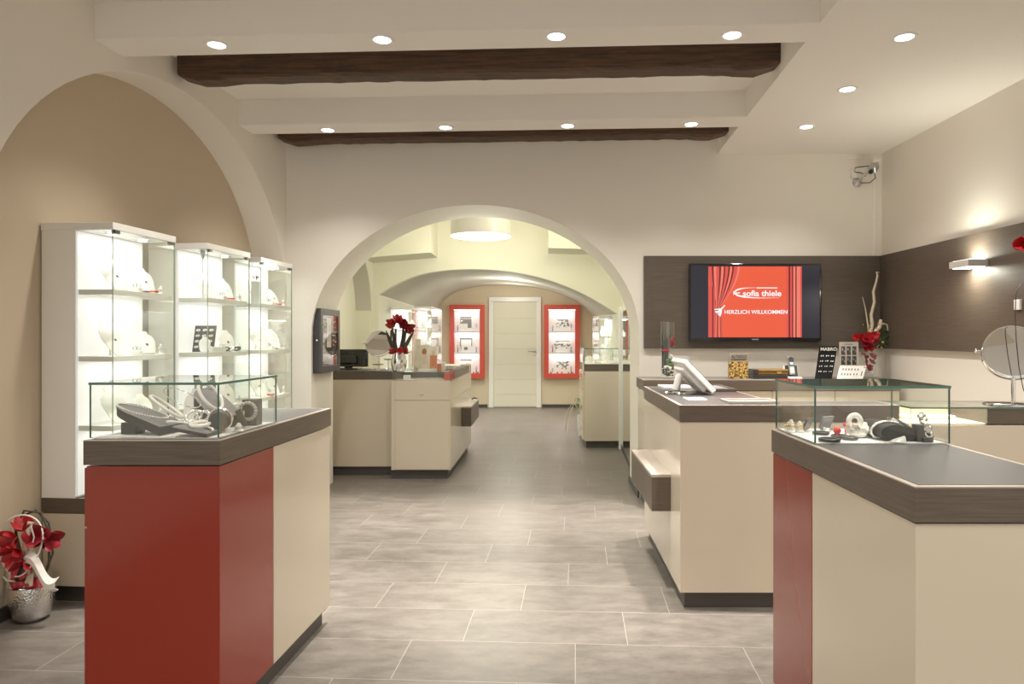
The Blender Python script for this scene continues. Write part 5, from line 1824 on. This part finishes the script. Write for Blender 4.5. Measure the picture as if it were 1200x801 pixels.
# showcase contents: one printed card and small wares on every shelf
MT['print_dark'] = plain('printed_picture', (.16, .155, .16), .5, noise=.7, scale=45)
MT['print_blue'] = plain('printed_blue', (.10, .16, .42), .5, noise=.4, scale=45)
for side, (x0, x1, zz, hh, ya) in SHW:
    xc = (x0 + x1) / 2
    for s, z in enumerate(zz):
        sn = ['bottom', 'middle', 'top'][s]
        wh = '%s shelf of the %s red showcase' % (sn, side)
        t = thing('picture_card', 'white card with a dark print on the ' + wh, 'picture card', (xc, Y4 - .06, z + .001))
        cw, chh = (.13, .27) if side == 'left' else (.15 if s != 1 else .19, .25)
        M = T(xc + (-.02 if side == 'left' else .01), Y4 - .055, z + .001, 0, -.1)
        out = [(-cw, 0), (cw, 0), (cw, chh * .86)] + [(cw * math.cos(a), chh * .86 + chh * .14 * math.sin(a)) for a in [PI * k / 10 for k in range(1, 10)]] + [(-cw, chh * .86)] if side == 'right' else [(-cw, 0), (cw, 0), (cw, chh), (-cw, chh)]
        mb = MB(); mb.profile(out, 0, .005, M=M); obj('card', mb, 'matte', t)
        mb = MB(); r_ = random.Random(s + (9 if side == 'left' else 0))
        if side == 'left':
            mb.box(-cw * .85, cw * .75, -.003, 0, chh * .86, chh * .97, M=M)
            if s == 2: mb.box(-cw * .85, cw * .75, -.003, 0, chh * .50, chh * .82, M=M); mb.box(cw * .2, cw * .75, -.003, 0, chh * .2, chh * .5, M=M)
            if s == 1: mb.box(-cw * .9, -cw * .75, -.003, 0, chh * .4, chh * .97, M=M); mb.box(cw * .7, cw * .85, -.003, 0, chh * .4, chh * .97, M=M); mb.box(-cw * .3, cw * .2, -.003, 0, chh * .15, chh * .35, M=M)
        else:
            for k in range(26):
                u, v = r_.uniform(-.8, .7) * cw, r_.uniform(.25, .8) * chh
                if s == 1 and abs(v / chh - .45) > .1 and k > 6: v = .45 * chh + r_.uniform(-.03, .03)
                mb.box(u, u + r_.uniform(.01, .04), -.003, 0, v, v + r_.uniform(.008, .03), M=M)
            mb.box(-cw * .7, cw * .7, -.003, 0, chh * .80, chh * .84, M=M)
        obj('print', mb, 'print_dark', t)['kind'] = 'stuff'
        for k, dx in enumerate((-.17, .17, -.11)):
            if k == 2 and s != 1: continue
            x = xc + dx
            t = thing('wrist_watch', '%s small watch on its stand, %s' % (['left', 'right', 'inner left'][k], wh), 'watch', (x, ya + .05, z + .001))
            hs_ = .05 + .035 * ((k + s) % 2)
            mb = MB(); mb.lathe([(.018, 0), (.018, .004), (.008, .012), (.008, hs_)], seg=14); obj('stand', mb, ['pearl', 'dkgrey', 'print_blue'][(k + s) % 3], t, smooth=True, local=True)
            mb = MB(); mb.lathe([(.017, -.006), (.02, -.004), (.02, .004), (.017, .006)], seg=18, M=T(0, -.008, hs_ + .012) @ Matrix.Rotation(PI / 2, 4, 'X')); obj('watch_case', mb, 'steel', t, smooth=True, local=True)
            mb = MB(); mb.box(-.008, .008, -.012, -.006, hs_ - .022, hs_ + .046, .002); obj('strap', mb, ['dkgrey', 'coral', 'black'][(k + s) % 3], t, local=True)
    for k in range(5):
        x = xc - .2 + .1 * k + .02 * (k % 2)
        mb = MB(); mb.ball((x, ya + .03, zz[0] + .016), .015, seg=10)
        tag(obj('red_bauble', mb, 'bauble', smooth=True), '%s red bauble on the bottom shelf of the %s red showcase' % (['leftmost', 'second', 'middle', 'fourth', 'rightmost'][k], side), 'bauble', 'baubles in the red showcases')

# goods on the glass shelves of the far vitrines
for vi, (xa_, ya_, yb_, za_, zb_, nsh, nm) in enumerate(((-1.80, 9.15, 10.25, .55, 1.66, 4, 'nearer far-room vitrine on the left'), (-1.79, 10.75, 11.9, .55, 1.74, 4, 'far-room vitrine next to the door wall'), (.895, 9.25, 10.35, .55, 1.55, 4, 'far-room vitrine on the right'))):
    for s in range(2, nsh):
        for k in range(3):
            y = ya_ + .2 + .35 * k
            zf = za_ + (zb_ - za_) * s / nsh + .005
            if k % 2:
                make_block('white block with earrings between two busts, %s shelf, %s' % (['', '', 'middle', 'top'][s], nm), (xa_, y, zf), .2, .09, .08, .06)
            else:
                make_bust('%s white bust, %s shelf, %s' % (['nearer', '', 'farther'][k], ['', '', 'middle', 'top'][s], nm), (xa_, y, zf), 1.2 if vi < 2 else -1.2, .15, .055, .22, 'ivory', 'silver')

# red amaryllis at the right edge with a wire loop
rnd = random.Random(12)
t = thing('tall_flower_vase', 'tall red flower with curved dark wire at the right edge of the picture', 'flower arrangement', (2.70, 3.52, ZC + .001))
mb = MB(); mb.lathe([(.05, 0), (.055, .004), (.06, .12), (.045, .26), (.04, .30), (.036, .30), (.04, .25), (.05, .02), (1e-6, .018)], (2.70, 3.52, ZC + .001), 28, cap=False); obj('vase', mb, 'chrome', t, smooth=True)
mb = MB(); mb.tube([(2.70, 3.52, ZC + .1), (2.67, 3.49, 1.45), (2.50, 3.38, 1.68), (2.32, 3.33, 1.755)], .008, 8); obj('stem', mb, 'leaf', t, smooth=True)
mb = MB(); blossom(mb, Vector((2.300, 3.31, 1.752)), (-.8, -.6, -.05), .075, 6, .80, rnd); blossom(mb, Vector((2.35, 3.34, 1.79)), (.3, -.8, .5), .085, 6, .9, rnd); obj('red_blossom', mb, 'petal', t, smooth=60)
mb = MB()
w0 = lambda px, py, d=3.28: tuple(at(px, py, d))
mb.tube([(2.68, 3.50, 1.50), w0(1230, 345), w0(1204, 330), w0(1196, 332), w0(1190.5, 345), w0(1189.5, 370), w0(1191, 400), w0(1194, 430), w0(1199, 455), w0(1203, 466), w0(1205, 475.5)], .0022, 6)
obj('wire', mb, 'black', t, smooth=True)
c = at(1198, 357, 4.04)
mb = MB(); mb.box(XR - .045, XR - .03, 4.00, 4.05, c.z - .03, c.z + .03, .003)
tag(obj('light_switch', mb, 'white'), 'square white wall switch on the dark panel at the right edge', 'switch')

# ---------------- television ------------------------------------------------------------
DT = 5.62
t = thing('television', 'wall mounted television showing a red curtain welcome picture', 'television', (at(885, 353, DT).x, 5.66, at(885, 399, DT).z))
a, b_ = at(808, 399.5, DT), at(962.5, 308.5, DT)
mb = MB(); mb.box(a.x, b_.x, DT, DT + .045, a.z, b_.z, .004); obj('housing', mb, 'blackgloss', t)
i0, i1 = at(809.5, 396, DT), at(961, 310, DT)
mb = MB(); mb.box(i0.x, i1.x, DT - .001, DT + .003, i0.z + .005, i1.z)
o_scr = obj('screen', mb, 'blackgloss', t)
MT['tvred'] = flat('screen_red', (.80, .085, .036)); MT['tvred2'] = flat('screen_curtain_light', (.66, .07, .055))
MT['tvdark'] = flat('screen_curtain_dark', (.16, .008, .010)); MT['tvhi'] = flat('screen_curtain_sheen', (.84, .17, .12)); MT['tvwhite'] = flat('screen_white', (.95, .93, .93))
MT['tvnight'] = flat('screen_dark_blue', (.012, .013, .022))


def tvpoly(name, polys, m, k):
    mb = MB()
    for pl in polys:
        v = [at(x, y, DT) + Vector((0, -.001 - k, 0)) for x, y in pl]
        for i in range(1, len(v) - 1):
            pass
        mb.quad(v)
    return obj(name, mb, m, o_scr, recalc=False)


def band(xs0, xs1, ys, w0, w1):
    L0 = [(x0, y) for x0, y in zip(xs0, ys)]
    return L0


tvpoly('dark_margin', [[(810, 396), (830.2, 396), (830.2, 310.5), (810, 310.5)]], 'tvnight', .0002)
tvpoly('dark_margin', [[(939.3, 396), (960.5, 396), (960.5, 310.5), (939.3, 310.5)]], 'tvnight', .0002)
tvpoly('picture_backdrop', [[(830, 395), (939.5, 395), (939.5, 312), (830, 312)]], 'tvred', .0004)
# left curtain: folds sweep from the top to the hand, then hang down
folds = 9
def fold(u0, u1):
    top = lambda u: 830 + 37 * u
    def xat(u, y):
        q = (y - 312) / (358 - 312)
        tie = 838 + 7 * u
        return top(u) + (tie - top(u)) * (q ** 1.7)
    ys = [312 + 46 * i / 8 for i in range(9)]
    return [[(xat(u0, ys[i]), ys[i]), (xat(u0, ys[i + 1]), ys[i + 1]), (xat(u1, ys[i + 1]), ys[i + 1]), (xat(u1, ys[i]), ys[i])] for i in range(8)]
def fold2(u0, u1):
    def xat(u, y):
        q = (y - 358) / 37
        return 838 + 7 * u + q * (-2 + 4 * u)
    ys = [358 + 37 * i / 4 for i in range(5)]
    return [[(xat(u0, ys[i]), ys[i]), (xat(u0, ys[i + 1]), ys[i + 1]), (xat(u1, ys[i + 1]), ys[i + 1]), (xat(u1, ys[i]), ys[i])] for i in range(4)]
seqm = ['tvred2', 'tvdark', 'tvhi', 'tvred2', 'tvdark', 'tvhi', 'tvdark', 'tvred2', 'tvdark', 'tvhi', 'tvdark', 'tvred2', 'tvhi']
wd = [.9, .5, .7, .8, .5, .7, .4, .8, .45, .6, .45, 1.0, .55]
tot = sum(wd); u = 0
byf = []
for m_, w_ in zip(seqm, wd):
    byf.append((m_, fold(u / tot, (u + w_) / tot))); u += w_
u = 0
for m_, w_ in zip(['tvred2', 'tvhi', 'tvdark', 'tvred2', 'tvhi', 'tvdark', 'tvred2'], [1, .6, .5, .9, .6, .4, .8]):
    byf.append((m_, fold2(u / 4.8, (u + w_) / 4.8))); u += w_
# straight edge curtain on the far left and on the right
for x0, x1, m_ in ((830, 834.5, 'tvred2'), (834.5, 836, 'tvdark'), (836, 838, 'tvred2')):
    byf.append((m_, [[(x0, 395), (x1, 395), (x1, 335), (x0, 335)]]))
for x0, x1, m_ in ((921.5, 924, 'tvred2'), (924, 926, 'tvdark'), (926, 928, 'tvred2'), (928, 929.5, 'tvdark'), (929.5, 932, 'tvhi'), (932, 933.5, 'tvdark'), (933.5, 937.5, 'tvhi'), (937.5, 939.5, 'tvred2')):
    byf.append((m_, [[(x0, 395), (x1, 395), (x1, 312), (x0, 312)]]))
nmz = {'tvred2': 'curtain_red', 'tvdark': 'curtain_shadow', 'tvhi': 'curtain_sheen'}
for i, (m_, pl) in enumerate(byf):
    tvpoly(nmz[m_], pl, m_, .0006 + .00001 * i)
# gripping hand at the curtain, built of finger shapes
hand = [[(837, 362), (845, 361), (849, 357), (849.8, 358), (846, 362.5), (845.5, 367), (844, 371), (841, 368), (838.5, 366)],
        [(836.6, 361.5), (842, 360.5), (842, 363), (837.5, 363.2)], [(838.2, 364.3), (843.5, 364), (843.5, 366.4), (839.3, 366.6)], [(839.6, 367.4), (844, 367.2), (843.5, 369.2), (841, 369.4)]]
tvpoly('hand_emblem', hand[:1], 'tvwhite', .0010)
tvpoly('finger_shadow', [[(837.3, 363.2), (842, 363), (842, 364), (837.8, 364.2)], [(839, 366.6), (843, 366.4), (843, 367.2), (839.5, 367.3)]], 'tvdark', .0012)
# swoosh of the logo
def swoosh(sign):
    out, inn = [], []
    for i in range(13):
        q = i / 12
        x = 859.3 + 54 * q if sign > 0 else 859.3 + 26 * q
        yo = 343.3 + sign * (6.8 * math.sqrt(1 - (1 - q) ** 4)) * (1 if sign > 0 else .95) - (1.3 * q if sign > 0 else 0)
        th = 2.5 * (1 - q) ** 2
        out.append((x, yo)); inn.append((x, yo - sign * (th + .25)))
    return [[out[i], out[i + 1], inn[i + 1], inn[i]] for i in range(12)]
tvpoly('logo_swoosh', swoosh(1) + swoosh(-1), 'tvwhite', .0010)
tvpoly('logo_star', [[(861, 342.7), (867, 342.3), (867, 343.5), (861, 343.7)]], 'tvwhite', .0012)
q0, q1 = at(870.5, 347, DT), at(915.5, 340, DT)
textmesh('lettering', 'sofia thiele', 'tvwhite', o_scr, q0.x, q1.x, q0.z, q1.z, DT - .0018, .018)
q0, q1 = at(849, 367.6, DT), at(922.5, 363, DT)
textmesh('lettering', 'HERZLICH WILLKOMMEN', 'tvwhite', o_scr, q0.x, q1.x, q0.z, q1.z, DT - .0018, .012)
mb = MB(); rnd = random.Random(1); xx = 886.5
while xx < 911:
    w_ = rnd.uniform(.8, 1.6)
    p, q = at(xx, 337.9, DT), at(xx + w_, 336.5, DT)
    mb.quad([(p.x, DT - .002, p.z), (q.x, DT - .002, p.z), (q.x, DT - .002, q.z), (p.x, DT - .002, q.z)]); xx += w_ + .35
obj('small_print', mb, 'tvwhite', o_scr, recalc=False)
mb = MB(); p, q = at(881, 398, DT), at(889, 396.8, DT); mb.box(p.x, q.x, DT - .001, DT + .002, p.z, q.z); obj('maker_badge', mb, 'steel', t)
